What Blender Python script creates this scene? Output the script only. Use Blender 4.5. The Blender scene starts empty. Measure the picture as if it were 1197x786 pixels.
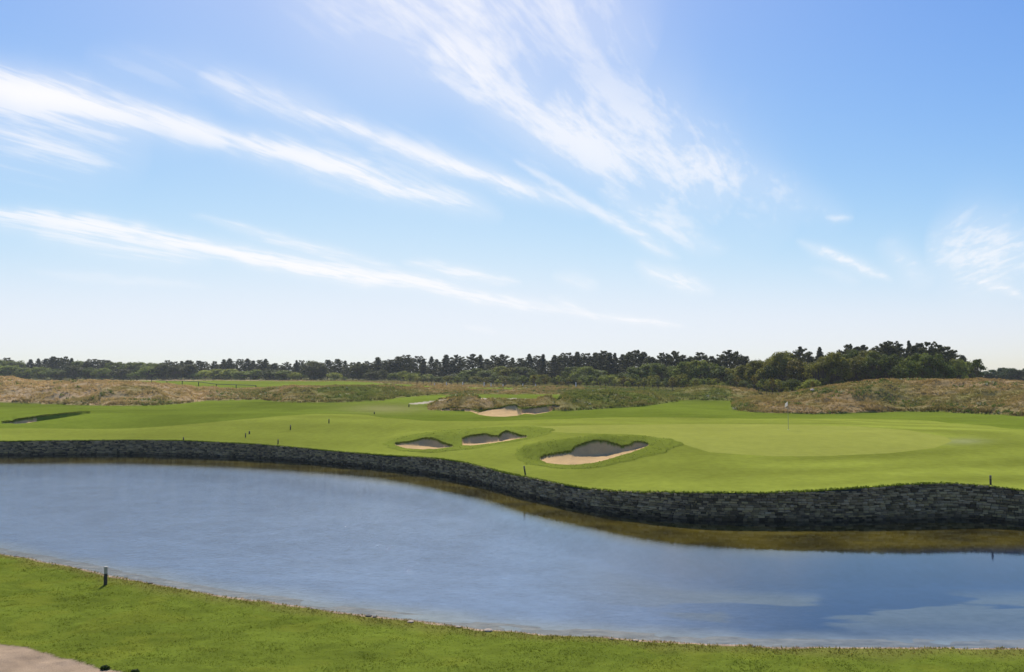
import bpy, math, random
import numpy as np, time
_T0 = time.time()
from mathutils import Vector, Matrix

rng = np.random.default_rng(7)
random.seed(7)
scene = bpy.context.scene
col = scene.collection

print('T', round(time.time() - _T0, 1))
# ------------------------------------------------------------------ camera
F = 960.0; CX, CY = 598.5, 393.0
CAMZ = 6.5
TH = math.atan(47.0 / F)
ct, st_ = math.cos(TH), math.sin(TH)

def ray(px, py):
    """pixel of a 1197x786 picture -> (u, s): x = u*D, z = CAMZ + s*D at depth D."""
    px = np.asarray(px, float); py = np.asarray(py, float)
    a = (px - CX) / F; b = (CY - py) / F
    d = ct - b * st_
    return a / d, (st_ + b * ct) / d

def to_px(u, s):
    b = (s * ct - st_) / (ct + s * st_)
    return CX + u * (ct - b * st_) * F, CY - b * F

print('T', round(time.time() - _T0, 1))
# ------------------------------------------------------------------ helpers
def smooth(x):
    x = np.clip(x, 0, 1); return x * x * (3 - 2 * x)

_perm = np.random.default_rng(3).random((256, 256))
def vnoise(x, y):
    xi = np.floor(x).astype(int); yi = np.floor(y).astype(int)
    fx = x - xi; fy = y - yi
    fx = fx * fx * (3 - 2 * fx); fy = fy * fy * (3 - 2 * fy)
    g = lambda i, j: _perm[i & 255, j & 255]
    a = g(xi, yi); b = g(xi + 1, yi); c = g(xi, yi + 1); d = g(xi + 1, yi + 1)
    return (a * (1 - fx) + b * fx) * (1 - fy) + (c * (1 - fx) + d * fx) * fy
def fbm(x, y, o=4):
    s = 0; a = 0.5; t = 0
    for k in range(o):
        s = s + a * vnoise(x * 2 ** k + 17.3 * k, y * 2 ** k + 5.1 * k); t += a; a *= 0.5
    return s / t                       # 0..1, mean .5

def inpoly(x, y, P):
    x = np.asarray(x); y = np.asarray(y)
    m = np.zeros(x.shape, bool)
    lo = P.min(0); hi = P.max(0)
    c = (x >= lo[0]) & (x <= hi[0]) & (y >= lo[1]) & (y <= hi[1])
    xs = x[c]; ys = y[c]; r = np.zeros(xs.shape, bool)
    n = len(P)
    for i in range(n):
        x0, y0 = P[i]; x1, y1 = P[(i + 1) % n]
        if y0 == y1: continue
        k = ((y0 > ys) != (y1 > ys)) & (xs < (x1 - x0) * (ys - y0) / (y1 - y0) + x0)
        r ^= k
    m[c] = r
    return m

def tag(o, label=None, cat=None, group=None, kind=None):
    if label: o['label'] = label
    if cat: o['category'] = cat
    if group: o['group'] = group
    if kind: o['kind'] = kind
    return o

def mesh_obj(name, V, Fc, mat=None, parent=None, colors=None, smooth_sh=False, uniform=None):
    """V n x 3, Fc list/array of faces (all the same size when an array)."""
    me = bpy.data.meshes.new(name)
    V = np.asarray(V, np.float32)
    if isinstance(Fc, np.ndarray):
        k = Fc.shape[1]; nf = len(Fc)
        me.vertices.add(len(V)); me.vertices.foreach_set('co', V.ravel())
        me.loops.add(nf * k); me.loops.foreach_set('vertex_index', Fc.astype(np.int32).ravel())
        me.polygons.add(nf); me.polygons.foreach_set('loop_start', np.arange(0, nf * k, k, dtype=np.int32))
        try: me.polygons.foreach_set('loop_total', np.full(nf, k, dtype=np.int32))
        except Exception: pass
        me.update(calc_edges=True)
    else:
        me.from_pydata([tuple(map(float, v)) for v in V], [], Fc)
    if colors is not None:
        ca = me.color_attributes.new('tint', 'FLOAT_COLOR', 'POINT')
        c4 = np.ones((len(V), 4), np.float32); c4[:, :3] = colors
        ca.data.foreach_set('color', c4.ravel())
    if smooth_sh:
        me.polygons.foreach_set('use_smooth', np.ones(len(me.polygons), bool))
    if mat: me.materials.append(mat)
    me.validate(clean_customdata=False)
    o = bpy.data.objects.new(name, me); col.objects.link(o)
    if parent: o.parent = parent
    return o

def grid_faces(nr, nc):
    i = np.arange(nr - 1)[:, None]; j = np.arange(nc - 1)[None, :]
    a = i * nc + j
    return np.stack([a, a + 1, a + nc + 1, a + nc], -1).reshape(-1, 4)

print('T', round(time.time() - _T0, 1))
# ------------------------------------------------------------------ materials
def new_mat(name):
    m = bpy.data.materials.new(name); m.use_nodes = True
    nt = m.node_tree; nt.nodes.clear()
    out = nt.nodes.new('ShaderNodeOutputMaterial')
    return m, nt, out
def N(nt, t, **kw):
    n = nt.nodes.new(t)
    for k, v in kw.items():
        if k in n.bl_rna.properties: setattr(n, k, v)
        else: n.inputs[k].default_value = v
    return n
def math_(nt, op, a, b=None, clamp=False):
    n = nt.nodes.new('ShaderNodeMath'); n.operation = op; n.use_clamp = clamp
    for i, v in enumerate((a, b)):
        if v is None: continue
        if hasattr(v, 'links'): nt.links.new(v, n.inputs[i])
        else: n.inputs[i].default_value = v
    return n.outputs[0]
def mixc(nt, blend, fac, a, b):
    n = nt.nodes.new('ShaderNodeMix'); n.data_type = 'RGBA'; n.blend_type = blend
    for s, v in ((n.inputs[0], fac), (n.inputs[6], a), (n.inputs[7], b)):
        if hasattr(v, 'links'): nt.links.new(v, s)
        elif s.type == 'RGBA': s.default_value = (*v, 1) if not np.isscalar(v) else (v, v, v, 1)
        else: s.default_value = v
    return n.outputs[2]

def ground_mat(name, scales, amp, bump, bump_scale, bump_dist, transl=0.0, rough=0.9, spec=0.0):
    """vertex tint times fine world-space noise; soft bump."""
    m, nt, out = new_mat(name)
    at = N(nt, 'ShaderNodeVertexColor', layer_name='tint')
    tc = N(nt, 'ShaderNodeTexCoord')
    c = at.outputs['Color']
    for i, (s, a) in enumerate(zip(scales, amp)):
        no = N(nt, 'ShaderNodeTexNoise', Scale=s, Detail=4.0, Roughness=0.6)
        nt.links.new(tc.outputs['Object'], no.inputs['Vector'])
        v = math_(nt, 'ADD', math_(nt, 'MULTIPLY', math_(nt, 'SUBTRACT', no.outputs['Fac'], 0.5), a * 4), 1.0)
        v = math_(nt, 'MAXIMUM', v, 0.15)
        cx = N(nt, 'ShaderNodeCombineXYZ')
        for k in range(3): nt.links.new(v, cx.inputs[k])
        c = mixc(nt, 'MULTIPLY', 1.0, c, cx.outputs[0])
    p = N(nt, 'ShaderNodeBsdfPrincipled', Roughness=rough)
    p.inputs['Specular IOR Level'].default_value = spec
    nt.links.new(c, p.inputs['Base Color'])
    if bump:
        no = N(nt, 'ShaderNodeTexNoise', Scale=bump_scale, Detail=5.0, Roughness=0.65)
        nt.links.new(tc.outputs['Object'], no.inputs['Vector'])
        b = N(nt, 'ShaderNodeBump', Strength=bump, Distance=bump_dist)
        nt.links.new(no.outputs['Fac'], b.inputs['Height'])
        nt.links.new(b.outputs[0], p.inputs['Normal'])
    nt.links.new(p.outputs[0], out.inputs[0])
    return m

def blade_mat(name, objcol=False, transl=0.45, tt=(1.2, 1.15, 0.75)):
    m, nt, out = new_mat(name)
    at = N(nt, 'ShaderNodeVertexColor', layer_name='tint')
    c = at.outputs['Color']
    if objcol:
        oi = N(nt, 'ShaderNodeObjectInfo')
        c = mixc(nt, 'MULTIPLY', 1.0, c, oi.outputs['Color'])
        tc = N(nt, 'ShaderNodeTexCoord')
        no = N(nt, 'ShaderNodeTexNoise', Scale=0.9, Detail=3.0)
        nt.links.new(tc.outputs['Object'], no.inputs['Vector'])
        v = math_(nt, 'ADD', math_(nt, 'MULTIPLY', math_(nt, 'SUBTRACT', no.outputs['Fac'], 0.5), 1.6), 1.0)
        cx = N(nt, 'ShaderNodeCombineXYZ')
        for k in range(3): nt.links.new(v, cx.inputs[k])
        c = mixc(nt, 'MULTIPLY', 1.0, c, cx.outputs[0])
    d = N(nt, 'ShaderNodeBsdfPrincipled', Roughness=0.6)
    d.inputs['Specular IOR Level'].default_value = 0.06
    nt.links.new(c, d.inputs['Base Color'])
    t = N(nt, 'ShaderNodeBsdfTranslucent')
    nt.links.new(mixc(nt, 'MULTIPLY', 1.0, c, tt), t.inputs['Color'])
    mx = N(nt, 'ShaderNodeMixShader'); mx.inputs[0].default_value = transl
    nt.links.new(d.outputs[0], mx.inputs[1]); nt.links.new(t.outputs[0], mx.inputs[2])
    nt.links.new(mx.outputs[0], out.inputs[0])
    return m

def plain_mat(name, color, rough=0.7, noise=0.25, scale=6.0, metallic=0.0):
    m, nt, out = new_mat(name)
    tc = N(nt, 'ShaderNodeTexCoord')
    no = N(nt, 'ShaderNodeTexNoise', Scale=scale, Detail=4.0)
    nt.links.new(tc.outputs['Object'], no.inputs['Vector'])
    v = math_(nt, 'ADD', math_(nt, 'MULTIPLY', math_(nt, 'SUBTRACT', no.outputs['Fac'], 0.5), noise * 4), 1.0)
    cx = N(nt, 'ShaderNodeCombineXYZ')
    for k in range(3): nt.links.new(v, cx.inputs[k])
    c = mixc(nt, 'MULTIPLY', 1.0, color, cx.outputs[0])
    p = N(nt, 'ShaderNodeBsdfPrincipled', Roughness=rough, Metallic=metallic)
    nt.links.new(c, p.inputs['Base Color'])
    nt.links.new(p.outputs[0], out.inputs[0])
    return m

M_turf = ground_mat('turf', (0.35, 2.2), (0.10, 0.13), 0.5, 3.0, 0.06)
M_green = ground_mat('fine_turf', (0.25, 1.5), (0.07, 0.09), 0.15, 2.0, 0.03)
M_rough = ground_mat('rough_ground', (0.4, 1.8), (0.09, 0.09), 0.8, 1.5, 0.3)
M_sand = ground_mat('sand', (1.2, 14.0), (0.05, 0.08), 0.4, 8.0, 0.04)
M_lawn = ground_mat('lawn_turf', (0.5, 2.6, 16.0), (0.10, 0.10, 0.10), 0.5, 9.0, 0.06)
M_gravel = ground_mat('gravel', (3.0, 40.0), (0.06, 0.25), 0.9, 45.0, 0.03)
M_bed = ground_mat('pond_bed', (0.6, 3.5), (0.20, 0.16), 0.5, 4.0, 0.05)
M_blade = blade_mat('grass_blade', False, 0.35)
M_leaf = blade_mat('leaf', True, 0.38)
M_stone = ground_mat('wall_stone', (3.0, 22.0), (0.12, 0.16), 0.9, 18.0, 0.02, rough=0.85, spec=0.3)
M_bark = plain_mat('bark', (0.09, 0.065, 0.045), 0.9, 0.2, 3.0)
M_stakewood = plain_mat('stake_wood', (0.05, 0.04, 0.03), 0.8)
M_white = plain_mat('white_paint', (0.75, 0.73, 0.68), 0.5, 0.06)
M_fence = plain_mat('fence_wood', (0.035, 0.045, 0.035), 0.8)
M_grey = plain_mat('grey_wood', (0.16, 0.13, 0.10), 0.8)
M_metal = plain_mat('flag_pole', (0.25, 0.25, 0.24), 0.4, 0.05)
M_boulder = plain_mat('pale_rock', (0.8, 0.62, 0.5), 0.8, 0.08)
M_flag = blade_mat('flag_cloth', False, 0.5, (1, 1, 1))
M_pebble = plain_mat('shore_stone', (0.33, 0.25, 0.19), 0.8)

print('T', round(time.time() - _T0, 1))
# ------------------------------------------------------------------ wall line
wb = np.array([(0,532),(150,531),(220,532.5),(300,535.5),(375,540.5),(450,547),(510,554.5),(570,566.5),(600,576),(657,588.5),(686,594),(715,599),(744,602.5),(772,605),(801,607),(860,609),(900,609.5),(950,609.2),(1000,608.3),(1060,606.8),(1116,605.3),(1160,607.5),(1197,611),(1300,618)], float)
wt = np.array([(0,516.5),(75,515.5),(150,515),(214,515.5),(300,519.8),(350,524),(400,529),(450,532.8),(510,536.5),(530,539),(550,543),(570,548.5),(600,555.5),(629,561.5),(657,567),(686,572),(715,575),(744,576.2),(800,576.6),(860,577),(900,577),(950,575),(1000,571.5),(1050,567.8),(1090,565.8),(1116,566),(1150,568.5),(1197,574),(1300,582)], float)
def smooth_curve(P, xs, k=9):
    y = np.interp(xs, P[:, 0], P[:, 1])
    pad = np.pad(y, k, mode='edge'); ker = np.hanning(2 * k + 3)[1:-1]; ker /= ker.sum()
    return np.convolve(pad, ker, 'valid')
_xs = np.arange(0, 1301, 4.0)
_yb = smooth_curve(wb, _xs, 8); _yt = smooth_curve(wt, _xs, 4)
_ub, _sb = ray(_xs, _yb); _ut, _stp = ray(_xs, _yt)
_Dw = -CAMZ / _sb
_zt = CAMZ + _stp * np.interp(_ub, _ub, _Dw)
def Dwall(u): return np.interp(u, _ub, _Dw)
def Zwall(u): return np.interp(u, _ub, _zt)

print('T', round(time.time() - _T0, 1))
# ------------------------------------------------------------------ far terrain as height(u, D)
def z_base(u, D):
    w = Dwall(u); zt = Zwall(u)
    s = D - w
    z = zt + (2.35 - zt) * smooth((s + 2) / 26.0 )* (1 - 0) - (2.35 - zt) * smooth(np.array(2 / 26.0)) * np.clip(1 - s / 5, 0, 1)
    far = np.interp(D, [0, 125, 300, 600, 9000], [0, 0, 2.35, 3.4, 3.4])
    x = u * D
    und = (fbm(x * 0.05 + 4, D * 0.09 + 9, 3) - 0.5) * 0.9 * smooth((s - 6) / 25.0)
    und2 = (fbm(x * 0.012 + 1, D * 0.012 + 3, 2) - 0.5) * 2.0 * smooth((D - 150) / 150.0) * (1 - smooth((D - 450) / 300.0))
    return z + far + und + und2

_DG = np.exp(np.linspace(math.log(20), math.log(1500), 1500))
def hit(px, py, fn):
    u, s = ray(px, py); u = np.atleast_1d(u); s = np.atleast_1d(s)
    out = np.empty(len(u))
    for i in range(len(u)):
        d0 = max(Dwall(u[i]) + 0.02, 20)
        d = _DG[_DG >= d0]
        g = (CAMZ + s[i] * d) - fn(np.full(d.shape, u[i]), d)
        k = np.nonzero(g <= 0)[0]
        if len(k) == 0: out[i] = 700
        elif k[0] == 0: out[i] = d0
        else:
            k = k[0]; t = g[k - 1] / (g[k - 1] - g[k]); out[i] = d[k - 1] + t * (d[k] - d[k - 1])
    return u, out

def arr(P): P = np.array(P, float); return P[:, 0], P[:, 1]

class Mound:
    def __init__(s, base, crest, width, back, rough=None, taper=12, lump=0.25, sharp=0.75):
        bx, by = arr(base); cx, cy = arr(crest)
        x0, x1 = min(bx[0], cx[0]), max(bx[-1], cx[-1])
        px = np.arange(x0, x1 + 1, 2.0)
        pb = np.interp(px, bx, by); pc = np.interp(px, cx, cy)
        s.u, s.Df = hit(px, pb, z_base)
        wx = np.interp(px, [x0, x0 + taper * 2, x1 - taper * 2, x1], [0.35, 1, 1, 0.35]) if taper else 1
        s.Dc = s.Df + width * wx
        _, sc = ray(px, pc)
        s.h = np.maximum(0, CAMZ + sc * s.Dc - z_base(s.u, s.Dc))
        k = 3; ker = np.ones(2 * k + 1) / (2 * k + 1)
        s.Dc = np.convolve(np.pad(s.Dc, k, mode='edge'), ker, 'valid')
        s.back = back; s.rough = rough; s.lump = lump; s.sharp = sharp
        s.lo_open = bx[0] < -5; s.hi_open = bx[-1] > 1200
    def win(s, u):
        e = 22 / F
        a = 1 if s.lo_open else smooth((u - s.u[0]) / e); b = 1 if s.hi_open else smooth((s.u[-1] - u) / e)
        return a * b
    def parts(s, u, D):
        Df = np.interp(u, s.u, s.Df); Dc = np.interp(u, s.u, s.Dc)
        h = np.interp(u, s.u, s.h, left=s.h[0] if s.lo_open else 0, right=s.h[-1] if s.hi_open else 0)
        h = h * (s.win(u) if s.rough else 1)
        t = (D - Df) / np.maximum(Dc - Df, 0.1)
        p = np.where(t < 1, smooth(np.clip(t, 0, 1)) * (1 - s.sharp) + s.sharp * np.sin(np.clip(t, 0, 1) * math.pi / 2), 1 - smooth((D - Dc) / s.back))
        return h, p, t
    def z(s, u, D, nz):
        h, p, t = s.parts(u, D)
        env = np.clip(p, 0, 1) * (1 - p) * 4
        return h * p + s.lump * np.minimum(h, 1.5) * env * nz
    def mask(s, u, D):
        h, p, t = s.parts(u, D)
        x = u * D
        return (h > 0.13 + 0.12 * (fbm(x * 0.3, D * 0.3 + 5, 2) - 0.5)) & (t > 0.0 + 0.04 * (fbm(x * 0.4, D * 0.4, 2) - 0.5)) & (D < np.interp(u, s.u, s.Dc) + s.back * 0.85)

mounds = [
  Mound([(-300,471),(0,471),(60,473),(120,474.5),(180,474.5),(215,472),(240,469),(300,467.5),(340,471),(400,471),(440,469),(470,465),(520,461),(600,461.5),(690,461.5)],
        [(-300,441),(0,441.5),(20,443),(45,447.5),(80,446.5),(110,446),(150,447.5),(200,451),(240,455.5),(270,457.5),(300,456.5),(340,453.5),(400,452),(450,452.5),(520,455),(560,455),(610,454.5),(690,455)], 30, 26, 'A', lump=0.6),
  Mound([(494,479),(515,480.5),(555,481),(600,477),(655,476)],
        [(494,476),(505,469),(530,464),(545,462.5),(560,465),(575,467.5),(600,468.7),(622,468.5),(640,464),(660,461)], 9, 12, 'B', lump=0.5),
  Mound([(640,480),(660,481),(700,478.5),(750,475.5),(790,470),(800,468.5)],
        [(640,468),(650,461),(680,458.5),(720,459),(750,460),(790,463),(800,465)], 20, 15, 'C', lump=0.5),
  Mound([(775,468.5),(800,468.5),(850,468.5),(900,470)],
        [(775,460),(800,455),(825,452),(850,453),(880,457),(900,461)], 25, 15, 'D', lump=0.5),
  Mound([(848,476),(860,480),(880,482.5),(905,483),(950,484.5),(1000,483.5),(1047,481.5),(1100,482),(1150,484.5),(1197,487),(1500,487)],
        [(848,474),(860,469),(880,466),(905,463.5),(930,459.5),(950,455.5),(975,452.5),(1005,448.5),(1035,445.5),(1060,445),(1100,446),(1125,447),(1143,445.5),(1170,446),(1197,447.5),(1500,449)], 24, 22, 'E', lump=0.6),
  # grassy banks round the bunkers by the pond
  Mound([(604,531),(615,537),(633,542),(680,543),(700,540),(735,531),(757,525),(797,521)],
        [(604,529),(615,522),(640,515),(690,510.5),(745,511),(775,514.5),(797,520)], 3.6, 5, None, lump=0.2, sharp=0.3),
  Mound([(452,521),(463,523),(490,526),(528,524),(545,522),(590,517),(615,513),(648,505)],
        [(452,518),(470,512),(500,507.5),(530,506.5),(560,504),(600,501),(630,501.5),(648,504)], 3.8, 6, None, lump=0.2, sharp=0.3),
]
def z_mounds(u, D):
    z = z_base(u, D); b = np.zeros_like(z); nz = (fbm(u * D * 0.22, D * 0.22, 3) - 0.5) * 2
    for m in mounds: b = np.maximum(b, m.z(u, D, nz))
    return z + b

class Bunker:
    def __init__(s, front, shade, lip, w1, w2, back=4.0):
        fx, fy = arr(front); shx, shy = arr(shade); lx, ly = arr(lip)
        x0, x1 = fx[0], fx[-1]
        px = np.arange(x0, x1 + 0.5, 0.5)
        pf = np.interp(px, fx, fy); psn = np.interp(px, shx, shy); pl = np.interp(px, lx, ly)
        s.u, s.Df = hit(px, pf, z_mounds)
        s.zf = z_mounds(s.u, s.Df) - 0.06
        tp = np.clip((pf - pl) / max((pf - pl).max(), .1), 0, 1) ** 0.6
        ns = s.u
        s.D1 = s.Df + w1 * tp + 0.02
        s.z1 = np.maximum(CAMZ + ray(px, psn)[1] * s.D1, s.zf - 0.1)
        s.D2 = s.D1 + w2 * tp + 0.02
        s.z2 = CAMZ + ray(px, pl)[1] * s.D2
        s.back = back; s.sand_to = 9.0
    def apply(s, u, D, z):
        inside = (u > s.u[0]) & (u < s.u[-1])
        I = lambda a: np.interp(u, s.u, a)
        Df, D1, D2, zf, z1, z2 = map(I, (s.Df, s.D1, s.D2, s.zf, s.z1, s.z2))
        pre = z_mounds(u, D2)
        hb = z2 + 0.05 - pre
        za = zf + (z1 - zf) * np.clip((D - Df) / (D1 - Df), 0, 1) ** 1.3
        zb = z1 + (z2 - z1) * np.clip((D - D1) / (D2 - D1), 0, 1)
        zc = z + hb * (1 - smooth((D - D2) / s.back))
        zz = np.where(D < Df, z, np.where(D < D1, za, np.where(D < D2, zb, zc)))
        return np.where(inside, zz, z)
    def sand(s, u, D):
        I = lambda a: np.interp(u, s.u, a)
        m = (u > s.u[0]) & (u < s.u[-1]) & (D > I(s.Df)) & (D < I(s.D2) - 0.04)
        return m & (u < s.sand_to)

bunkers = [
  Bunker([(632,538.5),(640,542),(655,544),(672,544),(690,542.5),(705,539.5),(720,535),(735,530.5),(750,525),(757,522)],
         [(632,537.5),(640,536.5),(665,534),(690,532.5),(710,531.5),(725,529),(740,525.5),(757,521.5)],
         [(632,537),(636,534.5),(650,532),(668,529.5),(672,525),(685,520),(697,517),(708,517.5),(718,521),(727,524),(735,522.5),(742,518.5),(750,518),(757,520.5)], 2.2, 0.55),
  Bunker([(462,521),(475,525),(490,526),(510,525.5),(520,524.3),(529,522.8)],
         [(462,520.5),(480,521),(500,521.8),(512,523.5),(529,522.6)],
         [(462,519.8),(478,518.2),(488,516),(497,513.8),(505,514.2),(515,518),(522,521),(529,522.4)], 1.7, 0.5),
  Bunker([(540,521),(550,521.8),(570,519.5),(590,516.5),(605,513.5),(615,512)],
         [(540,519),(555,518.8),(575,517.2),(585,516),(592,514),(600,513.5),(615,511.7)],
         [(540,514.5),(547,511.5),(555,510.5),(568,509),(575,511),(583,511.5),(587,508),(592,505.5),(600,508),(608,510.5),(615,511.5)], 1.7, 0.55),
  Bunker([(516,480.5),(535,480),(550,481),(560,485),(575,487),(590,487.2),(605,486),(614,483.5),(625,484.5),(640,482),(655,477)],
         [(516,480.2),(535,479.8),(550,480.8),(560,482.5),(575,480.5),(590,480),(604,480.5),(612,482.8),(625,484.0),(640,481.5),(655,476.8)],
         [(516,479.8),(530,477.5),(545,478),(555,480),(562,482),(570,479.5),(585,477.5),(595,474.5),(602,474),(608,478),(615,478),(630,476.5),(645,474.3),(655,475)], 3.5, 0.9, 5),
  Bunker([(2,495.2),(14,494.8),(18,495.6),(32,494.6),(44,492.6),(60,490.5),(80,487.4),(105,483.4)],
         [(2,495.1),(14,494.7),(20,494.7),(32,493.6),(44,492.4),(60,490.4),(80,487.3),(105,483.35)],
         [(2,494.8),(10,493.5),(14,494),(20,491.2),(30,490),(50,487),(80,484),(95,482.8),(105,482.8)], 0.5, 0.12, 8),
]

bunkers[-1].sand_to = (46 - CX) / F
def poly_world(P, fn, closed=True):
    P = np.array(P, float); out = []
    for i in range(len(P) if closed else len(P) - 1):
        a, b = P[i], P[(i + 1) % len(P)]
        n = max(1, int(np.hypot(*(b - a)) / 5))
        for k in range(n): out.append(a + (b - a) * k / n)
    out = np.array(out)
    u, D = hit(out[:, 0], out[:, 1], fn)
    return np.stack([u * D, D], 1)

fair_edge = [(-600,501),(0,501),(60,501),(110,502),(170,500.5),(240,494.5),(300,489),(360,484.5),(400,483),(440,487),(480,492),(560,493),(640,490.5),(720,488),(800,488),(870,490),(950,489.5),(1050,490),(1110,493.5),(1150,498),(1197,503),(1700,520)]
PW_fair = poly_world(fair_edge, z_mounds, False)
PW_green = poly_world([(575,502),(620,499),(700,497),(800,496),(900,496),(1000,498.5),(1060,503),(1105,510.5),(1113,516),(1092,524),(1040,530),(960,533.5),(900,533.5),(830,529),(800,520),(740,508),(660,506)], z_mounds)
PW_col1 = poly_world([(601,533),(606,524),(640,515),(690,509.5),(745,509.5),(785,514),(798,520),(780,529),(740,538),(700,546.5),(650,549),(615,543)], z_mounds)
PW_col2 = poly_world([(449,519),(470,510.5),(520,503.5),(580,500),(625,499),(650,503),(638,509),(600,516.5),(545,526),(500,529.5),(470,528),(455,524)], z_mounds)
PW_band = poly_world([(490,456.5),(530,456.5),(580,455.5),(640,455),(700,456),(700,462),(640,461),(600,461),(560,461.5),(520,462)], z_mounds)
PW_path = [poly_world(P, z_mounds) for P in (
   [(476,472),(500,469.5),(520,467),(524,467.5),(518,470),(500,472),(485,473)],
   [(560,465.5),(600,465.8),(630,466.5),(630,468),(600,467.3),(562,467)])]
# fairway is the land between the wall and its far edge
FU, FD = PW_fair[:, 0] / PW_fair[:, 1], PW_fair[:, 1]
FD = np.convolve(np.pad(FD, 6, mode='edge'), np.ones(13) / 13, 'valid')

def collar_mask(x, y):
    x = x + 0.5 * (fbm(x * 1.1, y * 1.1, 2) - 0.5); y = y + 0.7 * (fbm(x * 0.9 + 9, y * 0.9, 2) - 0.5)
    return inpoly(x, y, PW_col1) | inpoly(x, y, PW_col2)

def rough_mask(u, D):
    m = np.zeros(u.shape, bool)
    for q in mounds:
        if q.rough: m |= q.mask(u, D)
    x = u * D
    m |= inpoly(x, D, PW_band)
    Dl = np.interp(CX + u * F, [0, 300, 450, 600, 750, 850, 950, 1100, 1197], [345, 325, 268, 200, 150, 135, 135, 150, 240])
    strip = D > Dl * (1 + 0.10 * (fbm(x * 0.03, D * 0 + 3, 2) - 0.5))
    return m | strip

def zones(u, D):
    """0 semi rough, 1 fairway, 2 green, 3 collar, 4 rough, 5 sand, 6 path"""
    x = u * D
    z = np.zeros(u.shape, np.int8)
    z[(D < np.interp(u, FU, FD))] = 1
    z[inpoly(x, D, PW_green)] = 2
    z[collar_mask(x, D)] = 3
    z[rough_mask(u, D) & (z != 1) & (z != 2) & (z != 3)] = 4
    for P in PW_path: z[inpoly(x, D, P)] = 6
    for b in bunkers: z[b.sand(u, D)] = 5
    return z

def height(u, D, zn=None):
    z = z_mounds(u, D)
    for b in bunkers: z = b.apply(u, D, z)
    if zn is None: zn = zones(u, D)
    x = u * D
    z = z + np.where(zn == 3, 0.05 + 0.05 * (fbm(x * 2.5, D * 2.5, 2) - 0.5), 0) \
          + np.where(zn == 4, 0.10 + 0.5 * (fbm(x * 0.8, D * 0.8, 3) - 0.5) * smooth((D - 60) / 30), 0)
    return z

def rough_color(u, D):
    x = u * D
    px = CX + u * F
    n1 = fbm(x * 0.10 + 3, D * 0.10, 3); n2 = fbm(x * 0.5, D * 0.5 + 7, 3)
    tan = np.array([0.40, 0.29, 0.165]); brown = np.array([0.25, 0.175, 0.075]); green = np.array([0.10, 0.135, 0.028]); olive = np.array([0.17, 0.165, 0.05])
    g = np.interp(px, [0, 240, 330, 400, 430, 480, 500, 640, 670, 760, 860, 900, 960, 1000, 1060, 1197],
                      [0.08, 0.10, 0.30, 0.7, 0.85, 0.6, 0.35, 0.35, 0.85, 0.9, 0.7, 0.5, 0.42, 0.32, 0.26, 0.22])
    b = np.interp(px, [0, 200, 330, 480, 860, 1000, 1197], [0.15, 0.3, 0.7, 0.8, 0.85, 0.9, 0.8])
    # rounder crests dry out first
    E = mounds[4]; h, p, t = E.parts(u, D)
    dry = smooth((t - 0.35) / 0.4) * (h > 0.1)
    A = mounds[0]; hA, pA, tA = A.parts(u, D)
    g = g - 0.35 * dry - 0.4 * smooth((tA - 0.6) / 0.3) * (hA > 0.1) + (n1 - 0.5) * 1.3 + (n2 - 0.5) * 0.6
    g = np.clip(g, 0, 1)[..., None]; b = np.clip(b + (n2 - 0.5), 0, 1)[..., None]
    dryc = tan * (1 - b) + brown * b
    lo = green * 0.55 + olive * 0.45
    c = dryc * (1 - g) + lo * g
    Dl = np.interp(px, [0, 300, 450, 600, 750, 850, 950, 1100, 1197], [345, 325, 268, 228, 192, 164, 144, 300, 300])
    far = smooth((D - Dl) / (0.12 * Dl))[..., None]
    c = c * (1 - far) + np.array([0.17, 0.16, 0.07]) * far
    return c

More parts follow.
